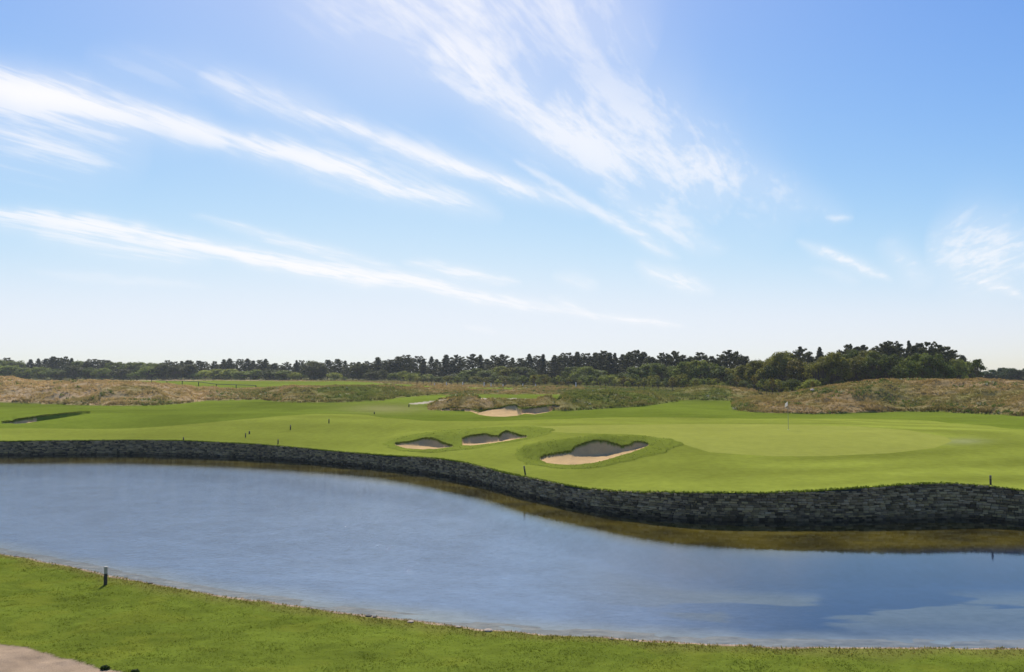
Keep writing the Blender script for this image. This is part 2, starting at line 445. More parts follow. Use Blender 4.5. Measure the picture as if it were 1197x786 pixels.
def land_color(u, D, zn):
    x = u * D
    c = np.empty(u.shape + (3,))
    mac = fbm(x * 0.06, D * 0.06 + 2, 3)[..., None]
    semi = np.array([0.130, 0.165, 0.020]); fair = np.array([0.200, 0.226, 0.034]); green = np.array([0.250, 0.262, 0.050])
    collar = np.array([0.172, 0.203, 0.029])
    mac = 0.5 + 1.5 * (mac - 0.5) + 0.35 * (fbm(x * 0.35, D * 0.35 + 2, 3)[..., None] - 0.5)
    c[:] = semi * (0.75 + 0.5 * mac)
    # worn, paler strip where the walkway crosses
    far = smooth((D - 150) / 60)[..., None]
    c = c * (1 - far) + np.array([0.15, 0.185, 0.022]) * far * (0.85 + 0.3 * mac)
    f = (zn == 1)
    stripe = 0.5 + 0.5 * np.sin((D * 1.0 + 0.3 * x + 6 * fbm(x * .03, D * .03, 2)) * 0.75)
    fc = fair * (0.82 + 0.36 * mac) * (0.93 + 0.13 * stripe[..., None])
    c[f] = fc[f]
    # mown rings round the green
    gx, gy = (x - 13.5) / 1.0, (D - 57)
    px, py = to_px(u, (z_mounds(u, D) - CAMZ) / D)
    ring = np.sin(np.hypot((x - 12) / 24, (D - 58) / 12) * 19)[..., None]
    nearg = (smooth((px - 820) / 150) * f)[..., None]
    c = c * (1 + 0.11 * ring * nearg)
    wear = (np.exp(-((px - 1125) / 28) ** 2 - ((py - 516) / 3.5) ** 2) * f)[..., None]
    c = c * (1 - 0.5 * wear) + np.array([0.27, 0.27, 0.14]) * 0.5 * wear
    c[zn == 2] = (green * (0.95 + 0.1 * mac))[zn == 2]
    c[zn == 3] = (collar * (0.75 + 0.5 * mac))[zn == 3]
    r = rough_color(u, D); c[zn == 4] = r[zn == 4]
    c[zn == 5] = (np.array([0.56, 0.375, 0.18]) * (0.85 + 0.3 * fbm(x * 1.5, D * 3, 3)[..., None]))[zn == 5]
    c[zn == 6] = np.array([0.42, 0.36, 0.26])
    dry = (np.exp(-((px - 450) / 45) ** 2 - ((py - 478) / 5) ** 2) * (zn == 0))[..., None]
    c = c * (1 - 0.6 * dry) + np.array([0.24, 0.21, 0.09]) * 0.6 * dry
    return c

uu = np.concatenate([np.linspace(-1.6, -0.72, 60), np.arange(-0.715, 0.715, 0.0015), np.linspace(0.72, 1.6, 60)])
t1 = np.linspace(0, 1, 520) ** 1.0
D_a = 112.0
tb = np.exp(np.linspace(0, math.log(700 / D_a), 190))[1:]
tc_ = np.exp(np.linspace(math.log(760), math.log(1550), 10))
U = np.tile(uu, (len(t1) + len(tb) + len(tc_), 1))
dw = Dwall(uu) + 0.03
Dm = np.concatenate([dw[None, :] * (D_a / dw[None, :]) ** t1[:, None], np.tile((D_a * tb)[:, None], (1, len(uu))), np.tile(tc_[:, None], (1, len(uu)))], 0)
ZN = zones(U, Dm)
Z = height(U, Dm, ZN)
Z[0, :] = Zwall(uu) + 0.02
C = land_color(U, Dm, ZN)
X = U * Dm
V = np.stack([X, Dm, Z], -1).reshape(-1, 3)
Cf = C.reshape(-1, 3)
Fa = grid_faces(*U.shape)
zf = ZN.reshape(-1)[Fa]
fz = np.zeros(len(Fa), np.int8)
for k in (0, 1, 2, 3, 4, 6, 5):
    fz[(zf == k).sum(1) >= 2] = k
names = {0: ('ground', M_turf), 1: ('fairway', M_turf), 2: ('putting_green', M_green), 3: ('bunker_bank', M_turf), 4: ('rough_hills', M_rough), 5: ('bunker_sand', M_sand), 6: ('path', M_sand)}
for k, (nm, mt) in names.items():
    sel = Fa[fz == k]
    idx, inv = np.unique(sel, return_inverse=True)
    o = mesh_obj(nm, V[idx], inv.reshape(-1, 4), mt, colors=Cf[idx], smooth_sh=(k != 5))
    tag(o, kind='structure')

print('T', round(time.time() - _T0, 1))
# ------------------------------------------------------------------ near bank
sh_px = np.array([(-200,606),(-100,629),(0,648.8),(60,660),(115,671),(160,682),(230,694),(300,704),(415,719.6),(500,730),(560,738),(600,742),(715,748.5),(800,754),(900,759),(1000,760),(1100,760),(1197,760.5),(1400,759),(1600,757)], float)
us, ss = ray(sh_px[:, 0], sh_px[:, 1]); Ds = -(CAMZ - 0.0) / ss
SX, SY = us * Ds, Ds
_sx = np.linspace(-60, 60, 1200)
_sy = np.interp(_sx, SX, SY); _sy[_sx < SX[0]] = SY[0] + (SX[0] - _sx[_sx < SX[0]]) * 0.35
_k = np.hanning(41); _k /= _k.sum()
_sy = np.convolve(np.pad(_sy, 20, mode='edge'), _k, 'valid')
_sy = _sy + 0.22 * (fbm(_sx * 1.3, _sx * 0 + 2, 4) - 0.5)
def shore(x): return np.interp(x, _sx, _sy)
def z_near(x, y):
    s = shore(x) - y
    z = np.where(s < 0, 0.22 * s * 0.5, 0.09 * smooth(s / 0.12) + 0.05 * smooth(s / 1.5) + 0.4 * smooth((s - 0.5) / 12) + 0.4 * smooth((s - 12) / 15))
    cl = (fbm(x * 3.2, y * 3.2, 4) - 0.5) * 0.07 + (fbm(x * 0.6, y * 0.6, 2) - 0.5) * 0.16
    return z + np.where(s > 0.1, cl * smooth((s - 0.1) / 1.0), 0)
gedge = np.array([(-60,745),(0,752),(30,757),(75,768),(110,778),(150,787),(190,797)], float)
gu, gs = ray(gedge[:, 0], gedge[:, 1]); gD = -(CAMZ - 0.36) / gs
_gx, _gy = gu * gD, gD
def gravel(x, y):
    e = np.interp(x, _gx, _gy, right=-99); sl = (_gy[1] - _gy[0]) / (_gx[1] - _gx[0])
    e = np.where(x < _gx[0], _gy[0] + (x - _gx[0]) * sl, e)
    e = np.where(x > _gx[-1], _gy[-1] + (x - _gx[-1]) * (_gy[-1] - _gy[-2]) / (_gx[-1] - _gx[-2]), e)
    return (y < e + 0.10 * (fbm(x * 4, y * 4, 2) - 0.5)) & (y > e - 6)
xs = np.concatenate([np.linspace(-60, -21, 60), np.arange(-20.9, 20.9, 0.055), np.linspace(21, 60, 60)])
ys = np.concatenate([np.linspace(-60, 13.5, 60), np.arange(13.55, 34, 0.055)])
Xn, Yn = np.meshgrid(xs, ys)
Zn = z_near(Xn, Yn)
G = gravel(Xn, Yn)
Zn = np.where(G, Zn - 0.02 - 0.0 , Zn)
def lawn_color(x, y):
    s = shore(x) - y
    m = fbm(x * 0.5, y * 0.9, 3)[..., None]; m2 = fbm(x * 3.0, y * 4.5, 3)[..., None]
    c = np.array([0.114, 0.144, 0.019]) * (0.62 + 0.5 * m + 0.3 * m2)
    ye = smooth((fbm(x * 0.9 + 31, y * 1.1, 3) - 0.52) / 0.2)[..., None]
    c = c * (1 - 0.4 * ye) + np.array([0.16, 0.175, 0.022]) * 0.4 * ye
    e = (smooth(1 - (s - 0.15) / (0.5 + 1.2 * fbm(x * 0.8, y * 0 + 5, 3))))[..., None]
    c = c * (1 - 0.5 * e) + np.array([0.19, 0.16, 0.05]) * 0.5 * e
    soil = (s < 0.12 + 0.2 * fbm(x * 1.5, y * 0 + 1, 2))[..., None]
    c = np.where(soil, np.array([0.36, 0.26, 0.18]) * (0.5 + m2), c)
    return c
Cn = lawn_color(Xn, Yn)
Cn[G] = np.array([0.37, 0.27, 0.18]) * (0.8 + 0.4 * fbm(Xn[G] * 2, Yn[G] * 2, 3)[:, None])
keep = (Yn < shore(Xn) + 1.2)
Vn = np.stack([Xn, Yn, Zn], -1).reshape(-1, 3)
Fn = grid_faces(*Xn.shape)
kf = keep.reshape(-1)[Fn].any(1); gf = G.reshape(-1)[Fn].sum(1) >= 2
for nm, sel, mt in (('lawn', Fn[kf & ~gf], M_lawn), ('gravel_path', Fn[kf & gf], M_gravel)):
    idx, inv = np.unique(sel, return_inverse=True)
    o = mesh_obj(nm, Vn[idx], inv.reshape(-1, 4), mt, colors=Cn.reshape(-1, 3)[idx], smooth_sh=True)
    tag(o, kind='structure')
# one deep sheet under everything, out to the horizon
o = mesh_obj('terrain', [(-2500, -2500, -1.6), (2500, -2500, -1.6), (2500, 2500, -1.6), (-2500, 2500, -1.6)], [(0, 1, 2, 3)], M_turf, colors=np.tile([0.1, 0.14, 0.03], (4, 1)))
tag(o, kind='structure')

print('T', round(time.time() - _T0, 1))
# ------------------------------------------------------------------ pond bed and water
def xw(x):      # wall depth at a given x, from the (u, D) line
    return np.interp(x, _ub * _Dw, _Dw)
xb = np.linspace(-130, 60, 700); tb2 = np.linspace(0, 1, 260)
XB = np.tile(xb, (260, 1)); y0 = shore(xb) - 0.4; y0[xb < -60] = shore(np.array([-60.]))[0] + (-60 - xb[xb < -60]) * 0.35
y1 = np.maximum(np.interp(xb, np.concatenate([[-130], (_ub * _Dw)]), np.concatenate([[ _Dw[0]], _Dw])) + 0.5, y0 + 3)
YB = y0[None] + (y1 - y0)[None] * tb2[:, None]
dn = YB - y0[None] - 0.4; dfw = y1[None] - 0.5 - YB
deep = 0.10 * dn.clip(0) + 0.0
deep = np.minimum(deep, 0.95)
ledge = smooth(1 - (dfw - 4.5) / 3.5)
ZB = -(deep * (1 - ledge) + 0.17 * ledge) - 0.03 + (fbm(XB * 0.7, YB * 0.7, 3) - 0.5) * 0.10
patch = smooth((fbm(XB * 0.24 + 8, YB * 0.40 + 2, 5) - 0.48) / 0.07)[..., None]
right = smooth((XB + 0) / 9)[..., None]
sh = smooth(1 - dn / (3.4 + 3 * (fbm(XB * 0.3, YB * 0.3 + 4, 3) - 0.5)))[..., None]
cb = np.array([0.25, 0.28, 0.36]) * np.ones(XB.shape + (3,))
cb = cb * (1 - right) + np.array([0.04, 0.065, 0.13]) * right  # blue of the reflected sky put into both bed colours
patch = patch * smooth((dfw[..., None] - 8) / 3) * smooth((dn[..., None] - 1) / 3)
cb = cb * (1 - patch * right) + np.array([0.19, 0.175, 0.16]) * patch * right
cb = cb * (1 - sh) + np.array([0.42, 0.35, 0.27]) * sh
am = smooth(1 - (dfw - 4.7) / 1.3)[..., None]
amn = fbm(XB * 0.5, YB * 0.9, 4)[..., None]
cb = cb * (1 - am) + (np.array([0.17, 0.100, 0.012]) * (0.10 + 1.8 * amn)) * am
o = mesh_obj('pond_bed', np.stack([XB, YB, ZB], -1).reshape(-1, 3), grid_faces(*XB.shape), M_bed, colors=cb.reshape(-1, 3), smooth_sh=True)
tag(o, kind='structure')

m, nt, out = new_mat('pond_water')
tc = N(nt, 'ShaderNodeTexCoord')
mp = N(nt, 'ShaderNodeMapping'); mp.inputs['Scale'].default_value = (1.0, 1.35, 1.0); mp.inputs['Rotation'].default_value = (0, 0, 0.3)
nt.links.new(tc.outputs['Object'], mp.inputs[0])
n1 = N(nt, 'ShaderNodeTexNoise', Scale=4.2, Detail=5.0, Roughness=0.65, Distortion=0.4); nt.links.new(mp.outputs[0], n1.inputs['Vector'])
n2 = N(nt, 'ShaderNodeTexNoise', Scale=0.10, Detail=2.0); nt.links.new(tc.outputs['Object'], n2.inputs['Vector'])
sep = N(nt, 'ShaderNodeSeparateXYZ'); nt.links.new(tc.outputs['Object'], sep.inputs[0])
# breeze reaches the open end of the pond, the sheltered end lies calm
calm = N(nt, 'ShaderNodeMapRange'); calm.inputs[1].default_value = -14; calm.inputs[2].default_value = 10; calm.inputs[3].default_value = 1.0; calm.inputs[4].default_value = 0.07
shel = N(nt, 'ShaderNodeVertexColor', layer_name='tint'); shs = nt.nodes.new('ShaderNodeSeparateColor'); nt.links.new(shel.outputs['Color'], shs.inputs[0])
wv = math_(nt, 'ADD', sep.outputs[0], math_(nt, 'MULTIPLY', math_(nt, 'SUBTRACT', n2.outputs['Fac'], 0.5), 22.0))
nt.links.new(wv, calm.inputs[0])
n3 = N(nt, 'ShaderNodeTexNoise', Scale=15.0, Detail=2.0); nt.links.new(mp.outputs[0], n3.inputs['Vector'])
hgt = math_(nt, 'MULTIPLY', math_(nt, 'MULTIPLY', math_(nt, 'ADD', n1.outputs['Fac'], math_(nt, 'MULTIPLY', n3.outputs['Fac'], 0.35)), calm.outputs[0]), shs.outputs[0])
bmp = N(nt, 'ShaderNodeBump', Strength=1.0, Distance=0.027); nt.links.new(hgt, bmp.inputs['Height'])
gl = N(nt, 'ShaderNodeBsdfGlossy', Roughness=0.03); nt.links.new(bmp.outputs[0], gl.inputs['Normal'])
tr = N(nt, 'ShaderNodeBsdfTransparent'); tr.inputs[0].default_value = (0.66, 0.76, 0.82, 1)
geo_ = N(nt, 'ShaderNodeNewGeometry')
dt = nt.nodes.new('ShaderNodeVectorMath'); dt.operation = 'DOT_PRODUCT'; nt.links.new(geo_.outputs['Incoming'], dt.inputs[0]); nt.links.new(bmp.outputs[0], dt.inputs[1])
cs = math_(nt, 'SUBTRACT', 1.0, math_(nt, 'ABSOLUTE', dt.outputs['Value']), clamp=True)
fr_o = math_(nt, 'ADD', math_(nt, 'MULTIPLY', math_(nt, 'POWER', cs, 5.0), 0.965), 0.035)      # Schlick, the same from both sides
mx = N(nt, 'ShaderNodeMixShader'); nt.links.new(fr_o, mx.inputs[0]); nt.links.new(tr.outputs[0], mx.inputs[1]); nt.links.new(gl.outputs[0], mx.inputs[2])
nt.links.new(mx.outputs[0], out.inputs[0])
M_water = m
# water sheet reaches just under the lawn edge and into the wall's foot
yw0 = y0 - 0.3; yw1 = y1 + 0.0
tw = np.linspace(0, 1, 60)[:, None]
XW = np.tile(xb, (60, 1)); YW = yw0[None] + (yw1 - yw0)[None] * tw
shelter = 0.12 + 0.88 * smooth((yw1[None] - YW - 5.0) / 10.0)      # the wall keeps the breeze off the water at its foot
Vw = np.stack([XW, YW, 0 * XW], -1).reshape(-1, 3)
tag(mesh_obj('water', Vw, grid_faces(60, len(xb)), M_water, colors=np.repeat(shelter.reshape(-1, 1), 3, 1)), kind='structure')

print('T', round(time.time() - _T0, 1))
# ------------------------------------------------------------------ dry stone retaining wall
lu = np.arange(-1.5, 1.35, 0.0005)
LX, LY = lu * Dwall(lu), Dwall(lu)
cum = np.concatenate([[0], np.cumsum(np.hypot(np.diff(LX), np.diff(LY)))])
def wall_at(s):
    x = np.interp(s, cum, LX); y = np.interp(s, cum, LY)
    return x, y
Vs, Fs, Cs = [], [], []
L = cum[-1]
ztop = lambda x, y: Zwall(x / y)
row_z = -0.5; r = 0
while row_z < 2.0:
    hrow = rng.uniform(0.065, 0.135)
    s = rng.uniform(0, 0.3)
    while s < L:
        w = rng.uniform(0.10, 0.38)
        x, y = wall_at(s + w / 2); zt_ = float(ztop(x, y))
        if row_z + hrow * 0.5 < zt_ + 0.02:
            xa, ya = wall_at(s + 0.006); xb_, yb_ = wall_at(s + w - 0.012)
            tx, ty = xb_ - xa, yb_ - ya; ln = math.hypot(tx, ty) + 1e-9; nx, ny = ty / ln, -tx / ln   # towards the water
            b = 0.06 * (zt_ - row_z) / 1.7                                                        # slight batter
            f = rng.uniform(0.0, 0.07) + b
            wob = 0.05 * (math.sin(s * 0.9) + math.sin(s * 0.37 + 1)) + rng.uniform(-.008, .008)
            za, zb_ = row_z + 0.006 + wob, min(row_z + hrow - 0.008 + wob, zt_ + 0.03)
            if zb_ > za + 0.02:
                j = lambda a: rng.uniform(-a, a)
                c0 = len(Vs)
                ins = 0.018
                for (X_, Y_, z_, sg, up) in ((xa, ya, za, 1, 1), (xb_, yb_, za, -1, 1), (xb_, yb_, zb_, -1, -1), (xa, ya, zb_, 1, -1)):
                    jj = (j(.012), j(.012))
                    Vs.append((X_ - nx * 0.10, Y_ - ny * 0.10, z_))
                    Vs.append((X_ + nx * (f - 0.02), Y_ + ny * (f - 0.02), z_ + jj[1] * .5))
                    Vs.append((X_ + nx * (f + j(.012)) + tx / ln * sg * (ins + abs(jj[0])), Y_ + ny * (f + j(.012)) + ty / ln * sg * (ins + abs(jj[0])), z_ + up * (ins * .8 + abs(jj[1]))))
                B = lambda i, k: c0 + (i % 4) * 3 + k
                for i in range(4):
                    Fs.append((B(i, 0), B(i + 1, 0), B(i + 1, 1), B(i, 1)))
                    Fs.append((B(i, 1), B(i + 1, 1), B(i + 1, 2), B(i, 2)))
                Fs.append((B(0, 2), B(1, 2), B(2, 2), B(3, 2)))
                g = rng.uniform(0.07, 0.44) ; wgt = rng.random()
                cc = np.array([g, g * 0.76, g * (0.34 + 0.12 * wgt)]) * 1.12
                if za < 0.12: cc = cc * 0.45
                Cs += [cc] * 12
        s += w
    row_z += hrow
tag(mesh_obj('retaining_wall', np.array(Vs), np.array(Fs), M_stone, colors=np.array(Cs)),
    'long curving grey dry-stone retaining wall holding the fairway above the pond', 'wall')
wall = bpy.data.objects['retaining_wall']
ss_ = np.arange(0, L, 0.5); bx_, by_ = wall_at(ss_)
tz = Zwall(bx_ / by_) - 0.015
dirx = np.gradient(bx_); diry = np.gradient(by_); dl = np.hypot(dirx, diry); nx = diry / dl; ny = -dirx / dl
Vb = np.concatenate([np.stack([bx_ - nx * o1, by_ - ny * o1, zz], 1) for o1, zz in ((0.03, -0.9 + 0 * tz), (0.03, tz), (0.5, tz), (0.5, -0.9 + 0 * tz))])
nb = len(ss_); i = np.arange(nb - 1)
Fb = np.concatenate([np.stack([i + a * nb, i + 1 + a * nb, i + 1 + b * nb, i + b * nb], 1) for a, b in ((0, 1), (1, 2), (2, 3))])
mesh_obj('wall_backing', Vb, Fb, M_stone, wall, colors=np.tile([0.05, 0.048, 0.042], (len(Vb), 1)))  # dark backing strip showing in the joints between the stones

print('T', round(time.time() - _T0, 1))
# ------------------------------------------------------------------ grass blades
def tufts(name, x, y, z, h, w, nb, colr, spread=0.5, lean=0.35, mat=None, cvar=0.25, base_dark=0.0):
    n = len(x)
    ang = rng.uniform(0, 2 * math.pi, (n, nb)); rad = rng.random((n, nb)) ** 0.5 * spread * w[:, None]
    bx = x[:, None] + np.cos(ang) * rad; by = y[:, None] + np.sin(ang) * rad
    hh = h[:, None] * rng.uniform(0.55, 1.15, (n, nb))
    la = rng.uniform(0, 2 * math.pi, (n, nb)); ll = hh * lean * rng.random((n, nb)) 
    fa = rng.uniform(0, math.pi, (n, nb)); bw = w[:, None] * 0.22 * rng.uniform(0.6, 1.4, (n, nb))
    dx, dy = np.cos(fa) * bw, np.sin(fa) * bw
    zz = np.broadcast_to(z[:, None], (n, nb))
    P0 = np.stack([bx - dx, by - dy, zz - 0.02], -1); P1 = np.stack([bx + dx, by + dy, zz - 0.02], -1)
    P2 = np.stack([bx + np.cos(la) * ll, by + np.sin(la) * ll, zz + hh], -1)
    V = np.stack([P0, P1, P2], 2).reshape(-1, 3)
    Fc = np.arange(len(V)).reshape(-1, 3)
    c = np.repeat(colr, nb * 3, axis=0) * np.repeat(rng.uniform(1 - cvar, 1 + cvar, (n * nb, 1)), 3, axis=0)
    o = mesh_obj(name, V, Fc, mat or M_blade, colors=c)
    tag(o, kind='stuff')
    return o

# short grass on the near bank
n = 150000
y = 13.8 + 17 * rng.random(n) ** 1.15; x = rng.uniform(-0.70, 0.70, n) * y
k = (shore(x) - y > 0.12) & ~gravel(x, y); x, y = x[k], y[k]
cl = fbm(x * 2.2, y * 2.2, 3)
k = rng.random(len(x)) < 0.35 + 1.3 * (cl - 0.35); x, y, cl = x[k], y[k], cl[k]
s = shore(x) - y
tufts('lawn_grass', x, y, z_near(x, y), 0.014 + 0.035 * np.clip(cl - 0.3, 0, 1) + 0.015 * (s < 0.6), np.full(len(x), 0.05), 3, lawn_color(x, y) * 1.1, lean=1.4, cvar=0.22)
# ragged edge along the water
n = 1800; x = rng.uniform(-22, 17, n); y = shore(x) - 0.16 - rng.random(n) ** 2 * 0.6
tufts('bank_grass', x, y, z_near(x, y), rng.uniform(0.02, 0.07, n), np.full(n, 0.05), 4, np.tile([0.25, 0.22, 0.06], (n, 1)), lean=0.8, cvar=0.5)

# long grass on the hills
def sample_land(n, umin, umax, D0, D1):
    D = np.exp(rng.uniform(math.log(D0), math.log(D1), n)); u = rng.uniform(umin, umax, n)
    return u, D
u, D = sample_land(420000, -0.72, 0.72, 82, 330)
zn = zones(u, D); k = zn == 4; u, D = u[k], D[k]
hz = height(u, D, np.full(u.shape, 4)); x = u * D
cl = fbm(x * 0.7 + 5, D * 0.7, 3)
k = rng.random(len(u)) < np.clip(0.5 + 2.2 * (cl - 0.45), 0.12, 1); u, D, hz, cl, x = u[k], D[k], hz[k], cl[k], x[k]
rc = rough_color(u, D)
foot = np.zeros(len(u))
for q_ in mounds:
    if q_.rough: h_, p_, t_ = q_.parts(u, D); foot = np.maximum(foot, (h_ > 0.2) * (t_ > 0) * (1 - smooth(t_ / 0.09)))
rc = rc * (1 - 0.45 * foot[:, None])  # shadow side of the dense grass painted into the tufts at the foot
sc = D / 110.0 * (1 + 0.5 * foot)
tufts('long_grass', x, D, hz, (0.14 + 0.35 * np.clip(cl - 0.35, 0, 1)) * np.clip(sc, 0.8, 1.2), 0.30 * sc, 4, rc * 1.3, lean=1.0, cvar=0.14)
# low leafy weeds: darker and paler clumps on the slopes
n = 60000; u, D = sample_land(n, -0.70, 0.70, 84, 230); zn = zones(u, D); k = zn == 4; u, D = u[k], D[k]; x = u * D
cl = fbm(x * 0.16 + 40, D * 0.16, 3); k = (cl > 0.61); u, D, x, cl = u[k], D[k], x[k], cl[k]
pick = rng.random(len(u))[:, None]
wc = np.where(pick < 0.62, np.array([0.10, 0.145, 0.03]), np.where(pick < 0.93, np.array([0.16, 0.19, 0.07]), np.array([0.36, 0.36, 0.28])))
tufts('weed_undergrowth', x, D, height(u, D, np.full(u.shape, 4)), rng.uniform(0.12, 0.34, len(u)), 0.45 * D / 110, 5, wc, lean=1.2, cvar=0.35)
# collar grass round the bunkers
n = 9000; u, D = sample_land(n, -0.17, 0.22, 40, 75); zn = zones(u, D); k = zn == 3; u, D = u[k], D[k]; x = u * D
tufts('bunker_bank_grass', x, D, height(u, D, np.full(u.shape, 3)), rng.uniform(0.02, 0.055, len(u)), np.full(len(u), 0.11), 3, np.tile([0.17, 0.20, 0.04], (len(u), 1)), lean=1.5, cvar=0.3)
# turf hanging over the bunker lips
for q_ in bunkers:
    L0 = float(np.hypot(np.diff(q_.u * q_.D2), np.diff(q_.D2)).sum()); n = int(L0 * 60)
    u = rng.uniform(q_.u[0], q_.u[-1], n); D = np.interp(u, q_.u, q_.D2) + rng.random(n) * 0.12; x = u * D
    tufts('bunker_lip_grass', x, D, height(u, D, np.full(u.shape, 3)), rng.uniform(0.03, 0.085, n) * np.minimum(D / 55, 1.1), np.full(n, 0.11) * D / 50, 4, np.tile([0.12, 0.145, 0.028], (n, 1)), lean=1.0, cvar=0.3)
# fringe hanging over the wall and standing at its edge
n = 9000; s = rng.uniform(0, L, n); x, y = wall_at(s); off = rng.random(n) ** 2 * 0.45 - 0.03; y2 = y + off; u = x / y
tufts('wall_top_grass', x, y2, Zwall(u) + 0.01, rng.uniform(0.03, 0.10, n), np.full(n, 0.10), 5, np.tile([0.11, 0.15, 0.02], (n, 1)), lean=1.4, cvar=0.4)

print('T', round(time.time() - _T0, 1))
# ------------------------------------------------------------------ trees
def quads(centers, normals, size, colr):
    n = len(centers)
    a = rng.normal(size=(n, 3)); t = np.cross(normals, a); t /= np.linalg.norm(t, axis=1)[:, None] + 1e-9
    b = np.cross(normals, t); b /= np.linalg.norm(b, axis=1)[:, None] + 1e-9
    sz = size[:, None]
    t = t * sz; b = b * sz * 0.62
    V = np.stack([centers - t, centers - b * 0.9, centers + t, centers + b], 1).reshape(-1, 3)
    return V, np.arange(len(V)).reshape(-1, 4), np.repeat(colr, 4, axis=0)

def tube_mesh(segs, k=6):
    """segs: list of (p0, p1, r0, r1)"""
    V, Fc = [], []
    for p0, p1, r0, r1 in segs:
        p0 = np.array(p0, float); p1 = np.array(p1, float); d = p1 - p0; L_ = np.linalg.norm(d)
        if L_ < 1e-6: continue
        d /= L_; a = np.cross(d, [0.31, 0.77, 0.55]); a /= np.linalg.norm(a); b = np.cross(d, a)
        c = len(V)
        for p, r_ in ((p0, r0), (p1, r1)):
            for i in range(k):
                t = 2 * math.pi * i / k; V.append(p + (a * math.cos(t) + b * math.sin(t)) * r_)
        for i in range(k): Fc.append((c + i, c + (i + 1) % k, c + k + (i + 1) % k, c + k + i))
        Fc.append(tuple(range(c + k, c + 2 * k))); Fc.append(tuple(reversed(range(c, c + k))))
    return np.array(V), Fc

def pine_geo(seed, H=10.0, R=2.3, low=0.12, shape='cone', open_=0.0):
    g = np.random.default_rng(seed); segs = []; pts, nor = [], []
    zt = 0; bend = g.normal(0, 0.15, 2); prev = np.zeros(3)
    ax = lambda z: np.array([bend[0] * math.sin(z / H * 3), bend[1] * math.sin(z / H * 2.4), z])
    for i in range(8):
        z0, z1 = H * i / 8, H * (i + 1) / 8 * (0.985 if i == 7 else 1)
        segs.append((ax(z0), ax(z1), 0.20 * (1 - z0 / H) + 0.02, 0.20 * (1 - z1 / H) + 0.015))
    nw = 17
    for w in range(nw):
        f = w / (nw - 1); z = H * (low + (0.98 - low) * f)
        if shape == 'cone': prof = (1 - f) ** 0.75 * (0.75 + 0.35 * min(1, f * 5))
        elif shape == 'round': prof = math.sqrt(max(0.02, 1 - (f * 1.05 - 0.35) ** 2 / 0.52))
        else: prof = 1.05 * math.sin(min(1, (1 - f) * 1.7 + 0.05) * math.pi / 2) * (0.5 + 0.5 * min(1, f * 2.5))
        nbr = int(g.integers(4, 7))
        a0 = g.uniform(0, 6.3)
        for b in range(nbr):
            if g.random() < open_: continue
            ln = R * prof * g.uniform(0.5, 1.3) + 0.12
            a = a0 + b * 6.283 / nbr + g.normal(0, .25); rise = g.uniform(0.05, 0.45) + f * 0.35
            d = np.array([math.cos(a), math.sin(a), rise])
            p0 = ax(z); p1 = p0 + d * ln
            segs.append((p0, p1, 0.035, 0.012))
            nc = max(2, int(ln / 0.42))
            for c in range(nc):
                q = p0 + d * ln * (0.3 + 0.72 * (c + g.random() * .6) / nc)
                m_ = 15
                off = g.normal(0, 1, (m_, 3)); off /= np.linalg.norm(off, axis=1)[:, None]
                pts.append(q + off * np.array([0.29, 0.29, 0.26]) * g.uniform(0.5, 1.2, (m_, 1)) + [0, 0, .05])
                nor.append(off + [0, 0, 0.6])
    pts = np.concatenate(pts); nor = np.concatenate(nor); nor /= np.linalg.norm(nor, axis=1)[:, None]
    cc = np.ones((len(pts), 3)) * g.uniform(0.7, 1.3, (len(pts), 1))
    return segs, quads(pts, nor, g.uniform(0.12, 0.30, len(pts)), cc)

def leafy_geo(seed, H=8.0, R=3.2, low=0.1, nl=42, per=105, leaf=0.2, lobe=0.24, top=1.0, multi=3, fall=False):
    g = np.random.default_rng(seed); segs = []; pts, nor = [], []
    c0 = np.array([0, 0, H * (low + (1 - low) / 2)]); ez = H * (1 - low) / 2
    fork = np.array([g.normal(0, .1), g.normal(0, .1), H * max(low, .12) + 0.25])
    segs.append(((0, 0, -0.2), fork, 0.035 * H * .6, 0.026 * H * .6))
    tint = []
    for i in range(nl):
        v = g.normal(size=3); v /= np.linalg.norm(v); v[2] = abs(v[2]) if g.random() < .45 else v[2]
        rr = g.uniform(0.45, 0.92) ** 0.8
        q = c0 + v * np.array([R, R, ez]) * rr * np.array([1, 1, 1]) 
        # wider towards the base of the crown, uneven top
        q[:2] *= 1.0 - 0.25 * max(0, (q[2] - c0[2]) / ez)
        lr = lobe * R * g.uniform(0.75, 1.5)
        q[2] = min(q[2], H - lr * 0.7 - 0.5 * np.hypot(q[0], q[1]) / R * ez * g.uniform(.3, 1.0))
        mid = fork + (q - fork) * 0.5 + g.normal(0, 0.15, 3)
        segs.append((fork, mid, 0.012 * H, 0.008 * H)); segs.append((mid, q, 0.008 * H, 0.003 * H))
        n_ = int(per * g.uniform(.7, 1.3))
        off = g.normal(size=(n_, 3)); off /= np.linalg.norm(off, axis=1)[:, None]
        p = q + off * lr * np.array([1, 1, .78]) * (g.random((n_, 1)) ** 0.35) * (1 + 0.18 * g.normal(size=(n_, 1)))
        pts.append(p); nor.append(off + g.normal(0, .5, (n_, 3)) + [0, 0, .3]); tint.append(np.full(n_, g.uniform(.75, 1.25)))
    pts = np.concatenate(pts); nor = np.concatenate(nor); nor /= np.linalg.norm(nor, axis=1)[:, None]; tint = np.concatenate(tint)
    k = pts[:, 2] > 0.02; pts, nor, tint = pts[k], nor[k], tint[k]
    cc = np.ones((len(pts), 3)) * (tint * g.uniform(.75, 1.25, len(pts)))[:, None]
    return segs, quads(pts, nor, g.uniform(.6, 1.3, len(pts)) * leaf, cc)

